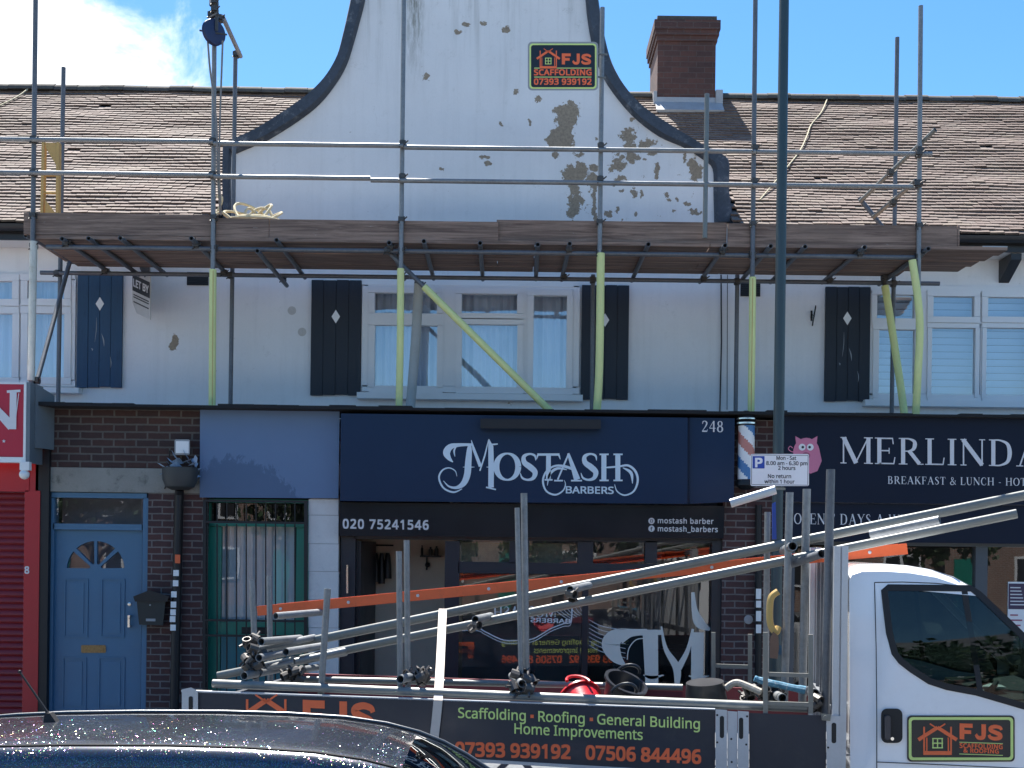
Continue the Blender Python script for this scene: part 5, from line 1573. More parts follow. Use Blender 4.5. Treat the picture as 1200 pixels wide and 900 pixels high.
# company board on the scaffold
def house_logo(mb, mg, f, x0, y0, x1, y1, d=.003):
    w, h = x1 - x0, y1 - y0
    X = lambda u: x0 + w * u
    Y = lambda v: y0 + h * v
    lw = w * .055
    seg = [((.0, .52), (.5, .12), 1.7), ((1.0, .52), (.5, .12), 1.7), ((.13, .95), (.87, .95), 1.8), ((.15, .1), (.15, .95), .8), ((.85, .1), (.85, .95), .8), ((.22, .45), (.22, .95), .6), ((.78, .45), (.78, .95), .6),
           ((.30, .0), (.55, .2), .6), ((.70, .0), (.45, .2), .6)]
    for a, b, k_ in seg:
        ribbon(mb, [(X(a[0]), Y(a[1]), lw * k_), (X(b[0]), Y(b[1]), lw * k_)], f, d, False)
    for u in (.38, .5, .62):
        ribbon(mg, [(X(u), Y(.48), lw * .5), (X(u), Y(.78), lw * .5)], f, d, False)
    for v in (.48, .63, .78):
        ribbon(mg, [(X(.36), Y(v), lw * .5), (X(.64), Y(v), lw * .5)], f, d, False)
t = Thing('company_board', 'FJS scaffolding board hung on the scaffold beside the gable', 'sign')
BYf = FY - .07
b_ = MB(); plate(b_, rrect(618.5, 49, 701, 106, 5), onY(BYf), .006, -.012); bi = t.part('backing', b_, M['plast'])
b_ = MB(); plate(b_, rrect(620.5, 51, 699, 104, 4), onY(BYf), .0085, .006); t.part('green_border', b_, M['green_l'], bi)
b_ = MB(); plate(b_, rrect(622.3, 52.8, 697.2, 102.2, 3), onY(BYf), .011, .0085); t.part('panel', b_, M['black'], bi)
f = onY(BYf - .011); o_ = MB(); g_ = MB()
house_logo(o_, g_, f, 629, 57, 656, 80)
block_fjs(o_, 658.5, 75.5, 693, 76, 13, f)
text(o_, 'SCAFFOLDING', 626, 88, 693, 88, 6.5, f, .003, .024, 1.05)
text(o_, '07393 939192', 626, 99, 693, 99, 6.8, f, .003, .024, 1.05)
t.part('lettering', o_, M['orange'], bi)
ribbon(g_, [(626, 79.8, .9), (693, 79.8, .9)], f, .002, False); ribbon(g_, [(626, 90.3, .9), (693, 90.3, .9)], f, .002, False)
t.part('green_lines', g_, M['green_l'], bi)
b_ = MB(); b_.bar(P(700, 63, FY - .05), P(712, 64, FY - .05), .02, .012); b_.bar(P(700, 90, FY - .05), P(710, 91, FY - .05), .02, .012); t.part('clip', b_, M['alu'])
t.done()
# estate agent board
t = Thing('letting_board', 'weathered letting board hanging edge-on from the white wall', 'sign')
A_, B_ = P(155, 298, -.05), P(176.5, 303, -.62)
def lb_map(s, tt, n):
    p = P(155 + 21.5 * s, 0, -.05)
    y = -.05 - .42 * s
    nn = Vector((.95, -.3, 0)) * 0
    q = P(155 + 21 * s, (298 + 70 * tt) + (10 * s), y)
    return q + Vector((-.5, -.85, 0)) * n
b_ = MB(); plate(b_, [(0, 0), (1, 0), (1, .95), (.25, .95), (0, .80)], lambda x, y, n: lb_map(x, y, n), .0, -.012); bi = t.part('board', b_, mat('weathered_white_board', (.55, .54, .52), .6, 0, .2))
b_ = MB(); plate(b_, [(0.02, .33), (.98, .33), (.98, .60), (.02, .60)], lb_map, .003)
plate(b_, [(.40, .0), (.98, .0), (.98, .16), (.70, .29), (.42, .18)], lb_map, .003); t.part('dark_band', b_, M['ink'], bi)
b_ = MB(); text(b_, 'LET BY', .08, .52, .92, .52, .12, lambda x, y, n: lb_map(x, y, n + .0035), .002, .02); t.part('lettering', b_, M['letter_w'], bi)
b_ = MB(); text(b_, '020 7501 0321', .05, .72, .95, .72, .07, lb_map, .003, .01); t.part('telephone_number', b_, M['ink'], bi) if False else None
b_ = MB()
for v in (.66, .70, .78):
    ribbon(b_, [(.08, v, .02), (.92, v, .02)], lb_map, .003, False)
t.part('small_print', b_, M['ink'], bi)
t.done()

# ================================================================== lamp column and parking sign
t = Thing('lamp_column', 'dark green street lamp column between barber and cafe signs', 'lamp post')
LYp = -3.45
top, mid_ = P(919, -10, LYp), P(912, 540, LYp)
dirp = (top - mid_).normalized()
foot = mid_ + dirp * ((.12 - mid_.z) / dirp.z)
b_ = MB(); b_.tube(foot + dirp * 1.3, foot + dirp * 7.6, .050, 16, r1=.042); b_.tube(foot, foot + dirp * 1.3, .085, 16); b_.lathe(foot + dirp * 1.3, [(.085, 0), (.052, .08)], dirp, 16); ci = t.part('column', b_, M['post'])
tp = foot + dirp * 7.6
b_ = MB(); b_.path(crom([tuple(tp), tuple(tp + Vector((0, -.1, .35))), tuple(tp + Vector((0, -.5, .5))), tuple(tp + Vector((0, -1.1, .52)))], 5), .03, 10); t.part('arm', b_, M['post'])
b_ = MB(); b_.sphere(tp + Vector((0, -1.35, .5)), .3, 16, 10, (.45, 1, .3)); t.part('lantern', b_, M['plast'])
t.done()
t = Thing('parking_sign', 'white parking hours sign with blue P on lamp column', 'sign')
PSY = LYp - .075
b_ = MB(); plate(b_, rrect(879.5, 532, 948, 569.5, 2), onY(PSY), .0, -.012); bi = t.part('plate', b_, M['sign_w'])
f = onY(PSY)
b_ = MB(); plate(b_, rrect(882, 534.5, 896, 549, .8), f, .001); t.part('blue_square', b_, M['sign_b'], bi)
b_ = MB(); text(b_, 'P', 885.5, 547, 893, 547, 10, onY(PSY - .001), .001, .03); t.part('white_letter', b_, M['sign_w'], bi)
b_ = MB()
text(b_, 'Mon - Sat', 910, 538.8, 933, 539, 4.3, f, .001, .012); text(b_, '8.00 am - 6.30 pm', 898, 544.8, 946, 545.2, 4.3, f, .001, .012); text(b_, '2 hours', 912, 550.5, 932, 550.7, 4.3, f, .001, .012)
text(b_, 'No return', 900, 560, 927, 560.3, 4.3, f, .001, .012); text(b_, 'within 1 hour', 896, 566.3, 931, 566.6, 4.3, f, .001, .012)
t.part('lettering', b_, M['ink'], bi)
b_ = MB(); frame_rects(b_, 880.6, 533.2, 947, 568.4, .5, PSY - .001, .001); t.part('border_line', b_, M['ink'], bi)
b_ = MB(); b_.lathe(P(913, 551, LYp) - Vector((0, 0, .02)), [(.058, 0), (.058, .04)], n=16); b_.lathe(P(913, 573, LYp) - Vector((0, 0, .01)), [(.056, 0), (.056, .02)], n=16); t.part('clamp', b_, M['alu'])
t.done()

# ================================================================== TRUCK
trk = Thing('tipper_truck', 'white dropside truck with charcoal FJS lettered sides carrying scaffold tubes', 'truck', base=tuple(Q(700, 1083, 1.0) * 1.0))
trk.base = Vector((trk.base[0], trk.base[1], 0))
BW = 2.05
def tside(pts, b0, b1):
    mb = MB(); plate(mb, pts, onT(b0), 0, -(b1 - b0)); return mb
sd = [(232, 811), (838, 832), (838, 905.5), (232, 871)]
pi_ = trk.part('dropside', tside(sd, 0, .03), M['truckpanel'], None, 'charcoal dropside with orange and green lettering')
lip = MB(); lip.bar(Q(214, 809.5, .02), Q(838, 831.3, .02), .04, .012); lip.bar(Q(232, 872, .015), Q(838, 907, .015), .04, .02)
trk.part('edge_trim', lip, M['alu_p'], pi_)
f = onT(0); o_ = MB(); g_ = MB()
text(g_, 'Scaffolding', 537, 841, 616, 844.5, 11.8, f, .003, .004)
text(g_, 'Roofing', 631, 845.2, 685, 847.8, 11.8, f, .003, .004)
text(g_, 'General Building', 700, 848.5, 820, 854.2, 11.8, f, .003, .004)
text(g_, 'Home Improvements', 603, 859.5, 753, 867, 11.8, f, .003, .004)
trk.part('service_lettering', g_, M['green_l'], pi_)
for xx, yy in ((623.5, 839.5), (693, 843)):
    o_.add([f(xx - 2, yy - 2, .003), f(xx + 2, yy - 2, .003), f(xx + 2, yy + 2, .003), f(xx - 2, yy + 2, .003)], [(0, 1, 2, 3)])
text(o_, '07393 939192', 534, 885.5, 668, 889, 15.5, f, .003, .025)
text(o_, '07506 844496', 687, 889.5, 821, 894.6, 15.5, f, .003, .025)
block_fjs(o_, 355, 856, 440, 859.5, 36, f)
gg = MB(); house_logo(o_, gg, f, 280, 814, 344, 868)
trk.part('orange_lettering', o_, M['orange'], pi_); trk.part('logo_window', gg, M['green_l'], pi_)
# far dropside with the same lettering facing the shops
fz = 1.26
def TW(a, b, z): return TO + TA * a + TB * b + TZ * z
a_rear = (Q(213, 840, 0) - TO).dot(TA); a_mid = (Q(838, 840, 0) - TO).dot(TA); a_head = (Q(985, 840, 0) - TO).dot(TA)
fs_ = MB(); fs_.obox(TW((a_rear + a_head) / 2, BW, (fz + .88) / 2), TA * (a_head - a_rear) / 2, TB * .015, TZ * (fz - .88) / 2)
fi = trk.part('dropside', fs_, M['maroon'], None, 'dark red inner face of the far dropside')
fo = MB(); fo.obox(TW((a_rear + a_head) / 2, BW + .019, (fz + .88) / 2), TA * (a_head - a_rear) / 2, TB * .003, TZ * (fz - .88) / 2); trk.part('outer_skin', fo, M['truckpanel'], fi)
ff = lambda x, y, n: TW(a_mid - x, BW + .0225 + n, fz - y)
o_ = MB(); g_ = MB()
text(g_, 'Scaffolding Roofing General Building', .15, .12, 1.75, .12, .065, ff, .002, .004); text(g_, 'Home Improvements', .55, .22, 1.35, .22, .065, ff, .002, .004)
text(o_, '07393 939192   07506 844496', .15, .34, 1.75, .34, .085, ff, .002, .025); block_fjs(o_, 2.1, .28, 2.8, .28, .2, ff, .002)
trk.part('lettering', o_, M['orange'], fi); trk.part('service_lettering', g_, M['green_l'], fi)
# rear corner, middle and front posts
pst = MB(); plate(pst, [(213, 808), (224, 805.5), (232, 810), (232, 880), (213, 880)], onT(-.012), 0, -.06); pi_ = trk.part('corner_post', pst, M['alu_p'])
s_ = MB(); plate(s_, rrect(221, 816, 226, 836, 2), onT(-.0125), .001); trk.part('slot', s_, M['rubber'], pi_)
pst = MB(); plate(pst, [(838.5, 831), (852, 832), (852, 910), (838.5, 909)], onT(-.014), 0, -.05); plate(pst, [(864.5, 833), (877.5, 834), (877.5, 912), (864.5, 911)], onT(-.014), 0, -.05); plate(pst, [(852.5, 833), (864, 834), (864, 911), (852.5, 910)], onT(-.004), 0, -.05)
pi_ = trk.part('middle_post', pst, M['alu_p'])
s_ = MB(); plate(s_, rrect(843.5, 839, 848.5, 865, 2.4), onT(-.0145), .001); trk.part('slot', s_, M['rubber'], pi_); s_ = MB(); plate(s_, rrect(866, 841, 871, 866, 2.4), onT(-.0145), .001)
for a, b in ((840.5, 838), (840.5, 870), (875.5, 839.5), (874.5, 872.5), (857, 866), (857.5, 893)):
    disc(s_, a, b, 1.3, 1.3, onT(-.0155 if a != 857 and a != 857.5 else -.0045), .001, 10)
trk.part('slot', s_, M['rubber'], pi_)
pn = tside([(878, 835.5), (968, 838.5), (968, 915), (878, 912)], 0, .03); trk.part('front_side_panel', pn, M['truckpanel'])
pst = MB(); plate(pst, [(968.5, 838), (985, 839), (985, 920), (968.5, 919)], onT(-.014), 0, -.05); pi_ = trk.part('front_post', pst, M['alu_p'])
s_ = MB(); plate(s_, rrect(974.5, 847, 980, 871, 2.4), onT(-.0145), .001); disc(s_, 970.5, 876, 1.3, 1.3, onT(-.0145), .001, 10); trk.part('slot', s_, M['rubber'], pi_)
s_ = MB(); plate(s_, [(962, 836), (974, 837), (973, 845), (963, 844)], onT(-.03), 0, -.02); s_.lathe(Q(967, 840.5, -.03), [(.012, 0), (.012, .014)], -TB, 10); trk.part('latch', s_, M['alu'])
# headboard
for b0 in (0.0, BW - .09):
    hb = MB()
    q = Q(979, 760, 0); a0 = (Q(976, 740, b0 if b0 == 0 else 0) - TO).dot(TA)
    for da, w_ in ((.0, .03), (.045, .03)):
        hb.obox(TW(a0 + .02 + da, b0 + .045, 1.55), TA * .018, TB * .045, TZ * .80)
    hb.obox(TW(a0 + .042, b0 + .05, 1.55), TA * .04, TB * .035, TZ * .795)
    trk.part('headboard_post', hb, M['alu_p'])
hz = MB(); a0 = (Q(976, 740, 0) - TO).dot(TA) + .045
for z in (1.05, 1.30, 2.30):
    hz.obox(TW(a0, BW / 2, z), TA * .02, TB * (BW / 2 - .1), TZ * .03)
for b0 in (.35, .7, 1.35, 1.7):
    hz.obox(TW(a0, b0, 1.66), TA * .012, TB * .012, TZ * .62)
trk.part('headboard_mesh', hz, M['steel_d'])
fl_ = MB(); fl_.obox(TW((a_rear + a_head) / 2, BW / 2, .90), TA * (a_head - a_rear) / 2, TB * (BW / 2 - .02), TZ * .03); trk.part('bed_floor', fl_, M['steel_d'])
tg = MB(); tg.obox(TW(a_rear + .02, BW / 2, 1.08), TA * .02, TB * (BW / 2 - .05), TZ * .17); trk.part('tailgate', tg, M['truckpanel'])
chs = MB()
for b0 in (.62, 1.43):
    chs.obox(TW((a_rear + a_head) / 2 + .6, b0, .70), TA * 3.0, TB * .04, TZ * .10)
trk.part('chassis', chs, M['rubber'])
def wheel(a, b, tw=.11):
    w_ = MB(); w_.lathe(TW(a, b, .36) - TB * tw, [(.20, 0), (.34, .0), (.36, .03), (.36, 2 * tw - .03), (.34, 2 * tw), (.20, 2 * tw)], TB, 28); i = trk.part('wheel', w_, M['rubber'])
    w_ = MB(); w_.lathe(TW(a, b, .36) - TB * (tw - .02), [(.05, -.01), (.20, .0), (.205, .05), (.205, 2 * tw - .09), (.05, 2 * tw - .05)], TB, 24); trk.part('rim', w_, M['alu'], i)
a_fw = (Q(1305, 1000, 0) - TO).dot(TA)
wheel(a_rear + 1.35, .24, .19); wheel(a_rear + 1.35, BW - .24, .19); wheel(a_fw, .18); wheel(a_fw, BW - .18)
# side rails and stakes
rl = MB().tube(Q(250, 801, .06), Q(946, 829.5, .06), .029, 14, True); trk.part('side_rail', rl, M['alu'])
rl = MB().tube(Q(335, 795.5, .55), Q(800, 805.5, .55), .022, 12, True); trk.part('side_rail', rl, M['alu'])
def stake(px0, py0, px1, py1, b, w_=.045, m='steel', r=True):
    mb = MB(); p0, p1 = Q(px0, py0, b), Q(px1, py1, b)
    mb.tube(p1, p0, w_ / 2, 12, True) if r else mb.bar(p1, p0, w_, w_, TA)
    trk.part('stake', mb, M[m])
stake(384, 690, 376, 815, .10, .043); stake(467.5, 646, 469, 812, .25, .040); stake(476.5, 633, 478, 812, .42, .040)
stake(606, 595, 611, 806, .16, .034); stake(614, 578, 617, 806, .22, .045)
stake(295.5, 679, 300, 800, .55, .042); stake(315.5, 675, 317, 800, 1.0, .042)
stake(925.5, 577, 919, 828, .55, .048); stake(945.5, 573, 940, 828, .75, .052); stake(973.5, 550, 967, 838, .12, .052, 'steel_d'); stake(899.5, 600, 897, 820, 1.1, .042)
for bx, (u0, u1, yt, yb, ycs) in ((.03, (897, 950, 741, 836, (790, 824))), (.9, (836, 879, 741, 806, (780,)))):
    mb = MB()
    for u in (u0, u1):
        mb.bar(Q(u, yb, bx), Q(u, yt + (u - u0) * .05, bx), .028, .028, TA)
    for yc in ycs:
        mb.bar(Q(u0 + 2.5, yc, bx + .001), Q(u1 - 2.5, yc + (u1 - u0) * .03, bx + .001), .022, .024)
    trk.part('load_gate', mb, M['alu'])
# cab
prof = [(997, 1030), (997, 672), (1001, 665), (1012, 661.5), (1040, 661), (1070, 663), (1100, 668), (1127, 677), (1150, 690), (1200, 739), (1250, 789), (1292, 829), (1340, 846), (1395, 872), (1418, 915), (1424, 1030)]
arch = [(1375, 1040)] + [(1305 + 68 * math.cos(rad(a)), 1050 - 68 * math.sin(rad(a))) for a in range(10, 171, 16)] + [(1235, 1040)]
CB0, CB1 = .02, BW - .02
pf = [Q(a, b, CB0) for a, b in prof]
def shifted(db, drop):
    out = []
    for p in pf:
        k_ = max(0.0, min(1.0, (p.z - 1.2) / 1.0))
        out.append(p + TB * (db + .10 * k_ * k_ * (1 if db < 1 else -1)) - TZ * drop * (1 if p.z > 1.6 else 0))
    return out
st1 = shifted(0, .045); st2 = shifted(.06, .012); st3 = shifted(.14, 0); st4 = shifted(CB1 - CB0 - .14, 0); st5 = shifted(CB1 - CB0 - .06, .012); st6 = shifted(CB1 - CB0, .045)
stn = [st1, st2, st3, st4, st5, st6]
bod = MB(); gls = MB(); N_ = len(prof)
for s_ in range(5):
    for i in range(1, N_ - 1):
        q = [stn[s_][i], stn[s_][i + 1], stn[s_ + 1][i + 1], stn[s_ + 1][i]]
        if 8 <= i <= 10 and s_ == 2: gls.add(q, [(0, 1, 2, 3)])
        else: bod.add(q, [(0, 1, 2, 3)])
    q = [stn[s_][0], stn[s_][1], stn[s_ + 1][1], stn[s_ + 1][0]]; bod.add(q, [(0, 1, 2, 3)])
bod2 = MB(); 
win = [(1039, 692), (1043, 689.5), (1141, 690.5), (1150, 697), (1195, 741), (1243, 791), (1262, 812), (1262, 836), (1200, 827), (1145, 811), (1110, 804.5), (1090, 798), (1070, 785), (1057, 775), (1050, 766), (1044, 742)]
def skin(db):
    # 2D outline in (a, z), then pushed inwards where the cab leans in
    def to2(pt):
        p = Q(pt[0], pt[1], CB0); return ((p - TO).dot(TA), p.z - (.045 if False else 0))
    o2 = [((p - TO).dot(TA), p.z) for p in st1]
    bottom = [to2(a) for a in arch]
    o2 = o2 + bottom
    w2_ = [to2(a) for a in win]
    # finer outline so that the lean is followed
    me2 = poly2d(o2, [w2_])
    def mp(x, y, z):
        k_ = max(0.0, min(1.0, (y - 1.2) / 1.0))
        lean = .10 * k_ * k_
        b = CB0 + lean + z * .02 if db == 0 else CB1 - lean - z * .02
        return TO + TA * x + TB * b + TZ * y
    return MB().mesh2d(me2, mp), w2_, mp
sk, w2_, mp0 = skin(0)
bi_ = trk.part('cab_body', bod, M['cabwhite'])
trk.part('cab_side', sk, M['cabwhite'], bi_)
sk2, _, mp1 = skin(1)
trk.part('cab_side', sk2, M['cabwhite'], bi_)
trk.part('windscreen', gls, M['cabglass'], bi_)
# glass, seals and pillar on both sides
def offset_poly(pts, d):
    n = len(pts); out = []
    cx = sum(p[0] for p in pts) / n; cy = sum(p[1] for p in pts) / n
    for i, p in enumerate(pts):
        a, b = pts[i - 1], pts[(i + 1) % n]
        tx, ty = b[0] - a[0], b[1] - a[1]; l = math.hypot(tx, ty) or 1
        nx, ny = ty / l, -tx / l
        if nx * (p[0] - cx) + ny * (p[1] - cy) < 0: nx, ny = -nx, -ny
        out.append((p[0] + nx * d, p[1] + ny * d))
    return out
for mp in (mp0, mp1):
    seal = MB().mesh2d(poly2d(offset_poly(w2_, .022), [offset_poly(w2_, -.016)]), lambda x, y, z, mp=mp: mp(x, y, z * .9 - .18))
    wi = trk.part('side_window', seal, M['rubber'])
    gl_ = MB().mesh2d(poly2d(offset_poly(w2_, -.012)), lambda x, y, z, mp=mp: mp(x, y, .25 + z * .15)); trk.part('pane', gl_, M['cabglass'], wi)
    br_ = MB(); e0, e1 = [((p - TO).dot(TA), p.z) for p in (Q(1132, 690, CB0), Q(1148, 813, CB0))]
    br_.mesh2d(poly2d([(e0[0] - .012, e0[1]), (e0[0] + .022, e0[1]), (e1[0] + .022, e1[1]), (e1[0] - .008, e1[1])]), lambda x, y, z, mp=mp: mp(x, y, z * .5 - .1)); trk.part('window_bar', br_, M['rubber'], wi)
    pl = [((p - TO).dot(TA), p.z) for p in [Q(a, b, CB0) for a, b in ((1143, 690), (1151, 694), (1200, 742.5), (1250, 792.5), (1290, 832), (1262, 832), (1243, 795), (1190, 741), (1148, 698))]]
    br_ = MB().mesh2d(poly2d(pl), lambda x, y, z, mp=mp: mp(x, y, z * .5 - .12)); trk.part('pillar_trim', br_, M['rubber'], wi)
# door shut line, handle, magnetic sign
def cabf(x, y, n):
    p = Q(x, y, CB0); k_ = max(0.0, min(1.0, (p.z - 1.2) / 1.0)); return p + TB * (.10 * k_ * k_ - n)
dl = MB()
for seg in (((1027, 683), (1027.5, 760), (1027.5, 840), (1027.5, 960)), ((1027, 683), (1060, 682.5), (1100, 684), (1127, 687), (1140, 689))):
    ribbon(dl, [(a, b, 1.1) for a, b in seg], cabf, .0008, False)
ribbon(dl, [(1027.5, 893, .9), (1110, 896.5, .9), (1210, 901, .9)], cabf, .0008, False)
trk.part('door_seam', dl, M['rubber'])
hd = MB(); plate(hd, rrect(1032.5, 830.5, 1057.5, 870.5, 7), cabf, .006); hi = trk.part('door_handle', hd, M['rubber'])
hd = MB(); plate(hd, rrect(1036, 838, 1043, 866, 3), cabf, .03, .006); trk.part('grip', hd, mat('dark_handle_plastic', (.03, .035, .05), .3), hi)
hd = MB(); disc(hd, 1045.5, 865.5, 2, 2, cabf, .009, 12, .006); trk.part('lock', hd, M['chrome'], hi)
mg = MB(); plate(mg, rrect(1063, 838.5, 1189, 892.5, 5), cabf, .004); mi = trk.part('magnetic_sign', mg, M['black'], None, 'magnetic door sign with orange FJS lettering')
mg = MB(); o2 = rrect(1064.8, 840.3, 1187.2, 890.7, 4.5); i2 = rrect(1068, 843.5, 1184, 887.5, 3)
for i in range(len(o2)):
    j = (i + 1) % len(o2)
    mg.add([cabf(*o2[i], .005), cabf(*o2[j], .005), cabf(*i2[j], .005), cabf(*i2[i], .005)], [(0, 1, 2, 3)])
trk.part('sign_border', mg, M['green_l'], mi)
o_ = MB(); g_ = MB(); fc = lambda x, y, n: cabf(x, y, .004 + n)
house_logo(o_, g_, fc, 1076, 848, 1121, 884)
block_fjs(o_, 1124.5, 866, 1175, 868, 18.5, fc, .002)
text(o_, 'SCAFFOLDING', 1124.5, 876, 1174.5, 877.5, 5.2, fc, .002, .02, 1.08); text(o_, '& ROOFING', 1129, 881.5, 1170, 882.8, 4.6, fc, .002, .02, 1.08)
trk.part('sign_lettering', o_, M['orange'], mi)
ribbon(g_, [(1124, 869.5, .8), (1175, 871.3, .8)], fc, .0015, False); ribbon(g_, [(1124, 883.3, .8), (1175, 885, .8)], fc, .0015, False)
trk.part('sign_lines', g_, M['green_l'], mi)
# cab rear wall, interior
rw = MB(); rw.obox((st3[0] + st3[1]) / 2 + TB * ((CB1 - CB0) / 2 - .14) + TA * .03, TA * .01, TB * (BW / 2 - .14), TZ * .85); trk.part('cab_rear_wall', rw, M['cabtrim'])
ac = (Q(1065, 800, 0) - TO).dot(TA)
for b0 in (.5, 1.3):
    s_ = MB(); s_.obox(TW(ac + .1, b0, 1.12), TA * .26, TB * .24, TZ * .09); s_.prism([TW(ac - .12, b0 - .23, 1.2), TW(ac + .02, b0 - .23, 1.2), TW(ac - .08, b0 - .23, 1.78), TW(ac - .17, b0 - .23, 1.78)], TB * .46)
    s_.obox(TW(ac - .12, b0, 1.88), TA * .045, TB * .12, TZ * .08)
    trk.part('seat', s_, M['cabtrim'])
ds = MB(); ad = (Q(1215, 820, 0) - TO).dot(TA)
ds.prism([TW(ad - .22, .12, 1.0), TW(ad - .16, .12, 1.40), TW(ad + .30, .12, 1.44), TW(ad + .30, .12, 1.0)], TB * (BW - .24)); trk.part('dashboard', ds, M['cabtrim'])
sw = MB(); c_ = TW(ad - .28, .52, 1.42); nx_ = (TA * -.55 + TZ * .83).normalized(); u_ = TB; v_ = nx_.cross(u_)
sw.path([c_ + (u_ * math.cos(2 * math.pi * i / 24) + v_ * math.sin(2 * math.pi * i / 24)) * .20 for i in range(25)], .016, 8); sw.bar(c_ - u_ * .19, c_ + u_ * .19, .05, .02); sw.bar(c_, TW(ad - .05, .52, 1.25), .05, .05); trk.part('steering_wheel', sw, M['cabtrim'])
pap = MB(); pap.obox(TW(ad - .05, .95, 1.455), TA * .07, TB * .12, TZ * .004); trk.part('paperwork', pap, M['white'])
for b0, s2 in ((-.20, -1), (BW + .20, 1)):
    mr_ = MB(); p = TW((Q(1285, 800, 0) - TO).dot(TA), b0, 1.62); mr_.obox(p, TA * .05, TB * .09, TZ * .17); mr_.bar(p, TW((Q(1285, 800, 0) - TO).dot(TA), .06 if s2 < 0 else BW - .06, 1.45), .03, .03); trk.part('wing_mirror', mr_, M['rubber'])
for b0 in (.2, BW - .2):
    hl_ = MB(); hl_.sphere(TW((Q(1412, 900, 0) - TO).dot(TA), b0, 1.0), .15, 14, 8, (.5, .9, 1)); trk.part('headlight', hl_, M['alu'])
trk.done()

# ------------------------------------------------------------------ load on the truck
def beam(name, p0, p1, w_, h, m, label, cat, group=None):
    t = Thing(name, label, cat, group)
    d = (p1 - p0).normalized(); side = TB
    up = d.cross(side).normalized()
    if up.z < 0: up = -up
    mb = MB(); l = (p1 - p0).length / 2; c = (p0 + p1) / 2
    n = 20; vs = []
    for e_, k_ in ((-1, 1), (1, 1)):
        for i in range(n):
            an = 2 * math.pi * i / n; ca, sa = math.cos(an), math.sin(an)
            q_ = (abs(ca) ** 3 + abs(sa) ** 3) ** (-1 / 3)
            vs.append(c + d * l * e_ + side * ca * q_ * w_ / 2 + up * sa * q_ * h / 2)
    mb.add(vs, [(i, (i + 1) % n, n + (i + 1) % n, n + i) for i in range(n)] + [tuple(range(n)), tuple(range(n, 2 * n))])
    t.part('rail', mb, m)
    return t, d, up, l
t, d, up, l = beam('aluminium_beam', Q(316, 761, 1.0), Q(1222, 576, 1.0), .058, .066, M['alu'], 'upper long aluminium beam sloping up over the truck cab', 'beam', 'long aluminium beams on the truck'); t.done()
t, d, up, l = beam('aluminium_beam', Q(256, 792, .72), Q(1191, 602, .72), .056, .060, M['alu'], 'lower long aluminium beam nearest the lettered dropside', 'beam', 'long aluminium beams on the truck'); t.done()
t, d, up, l = beam('aluminium_beam', Q(856, 590, 1.0), Q(909, 574, 1.0), .07, .06, M['alu_p'], 'short pale aluminium beam end below the parking sign', 'beam', 'long aluminium beams on the truck'); t.done()
# orange ladder
t = Thing('orange_ladder', 'orange fibreglass ladder lying on top of the load', 'ladder')
p0, p1 = Q(302, 716, 1.25), Q(1063, 643, 1.25); d = (p1 - p0).normalized(); up = d.cross(TB); up = -up if up.z < 0 else up; L_ = (p1 - p0).length
for db in (0, .40):
    mb = MB(); c = (p0 + p1) / 2 + TB * db
    mb.obox(c, d * L_ / 2, TB * .012, up * .036); mb.obox(c + up * .033 + TB * .012, d * L_ / 2 * .999, TB * .02, up * .004); mb.obox(c - up * .033 + TB * .012, d * L_ / 2 * .999, TB * .02, up * .004)
    t.part('stile', mb, M['orange_p'])
bo = MB()
k_ = .19
while k_ < L_ - .05:
    mb = MB(); a = p0 + d * k_; mb.tube(a + TB * .01, a + TB * .39, .016, 10); t.part('rung', mb, M['alu'])
    
    if int(k_ / .27) % 2 == 0: bo.lathe(a - TB * .012, [(.012, 0), (.012, .004), (.005, .006)], -TB, 10)
    k_ += .27
t.part('rung_bolts', bo, M['alu_p']); t.done()
# loose tubes: near open end, far end
tubes = [((306, 752), .18, (352, 748), .9, .026, 'short scaffold tube at top of the rear pile'),
         ((303.5, 771), .10, (352, 762), .8, .026, 'short scaffold tube in middle of the rear pile'),
         ((335, 764), .25, (378, 757), .8, .026, 'short scaffold tube right of the rear pile'),
         ((286, 792), .05, (345, 780), .8, .028, 'short scaffold tube lowest in the rear pile'),
         ((298, 761), .30, (368, 747), 1.0, .024, 'short scaffold tube sloping behind the middle of the rear pile'),
         ((310, 783), .35, (405, 765), 1.1, .024, 'long scaffold tube leaving the rear pile beneath the lower beam'),
         ((345, 775), .45, (470, 748), 1.0, .022, 'thin scaffold tube lying between the two aluminium beams'),
         ((323, 722), .75, (381, 717), 1.3, .026, 'short scaffold tube hung just under the orange ladder'),
         ((335, 788), .3, (372, 782), .8, .024, 'stubby scaffold tube lying right of the lowest pile tube'),
         ((557, 726), .30, (575, 722), .8, .026, 'tube end poking out between the two aluminium beams beside the strap'),
         ((668, 691), .30, (690, 686), .8, .026, 'tube end crossing below the upper aluminium beam mid truck'),
         ((929, 640), .40, (918, 645), 1.0, .030, 'fat tube end under the upper beam near the cab'),
         ((963, 649), .20, (925, 662), .7, .027, 'tube end leaning against the darkest stake'),
         ((612, 801), .03, (600, 792), .5, .026, 'tube end clamped at foot of the double stakes'),
         ((469, 796), .05, (500, 789), .5, .028, 'tube end clamped at foot of the two thin stakes'),
         ((917, 818), .08, (905, 812), .7, .028, 'pale tube end inside the low load gate'),
         ((955, 813), .08, (946, 809), .7, .030, 'dark tube end beside the headboard'),
         ((1101, 609), .33, (1020, 626), .5, .026, 'tube stub clipped to the beams above the cab')]
for (a, b0, c, b1, r_, lab) in tubes:
    single('scaffold_tube', MB().tube(Q(*a, b0), Q(*c, b1), r_, 14, True), M['steel'] if 'dark' not in lab.split(' tube')[0] else M['steel_d'], lab, 'scaffold tube', 'loose scaffold tubes on the truck')
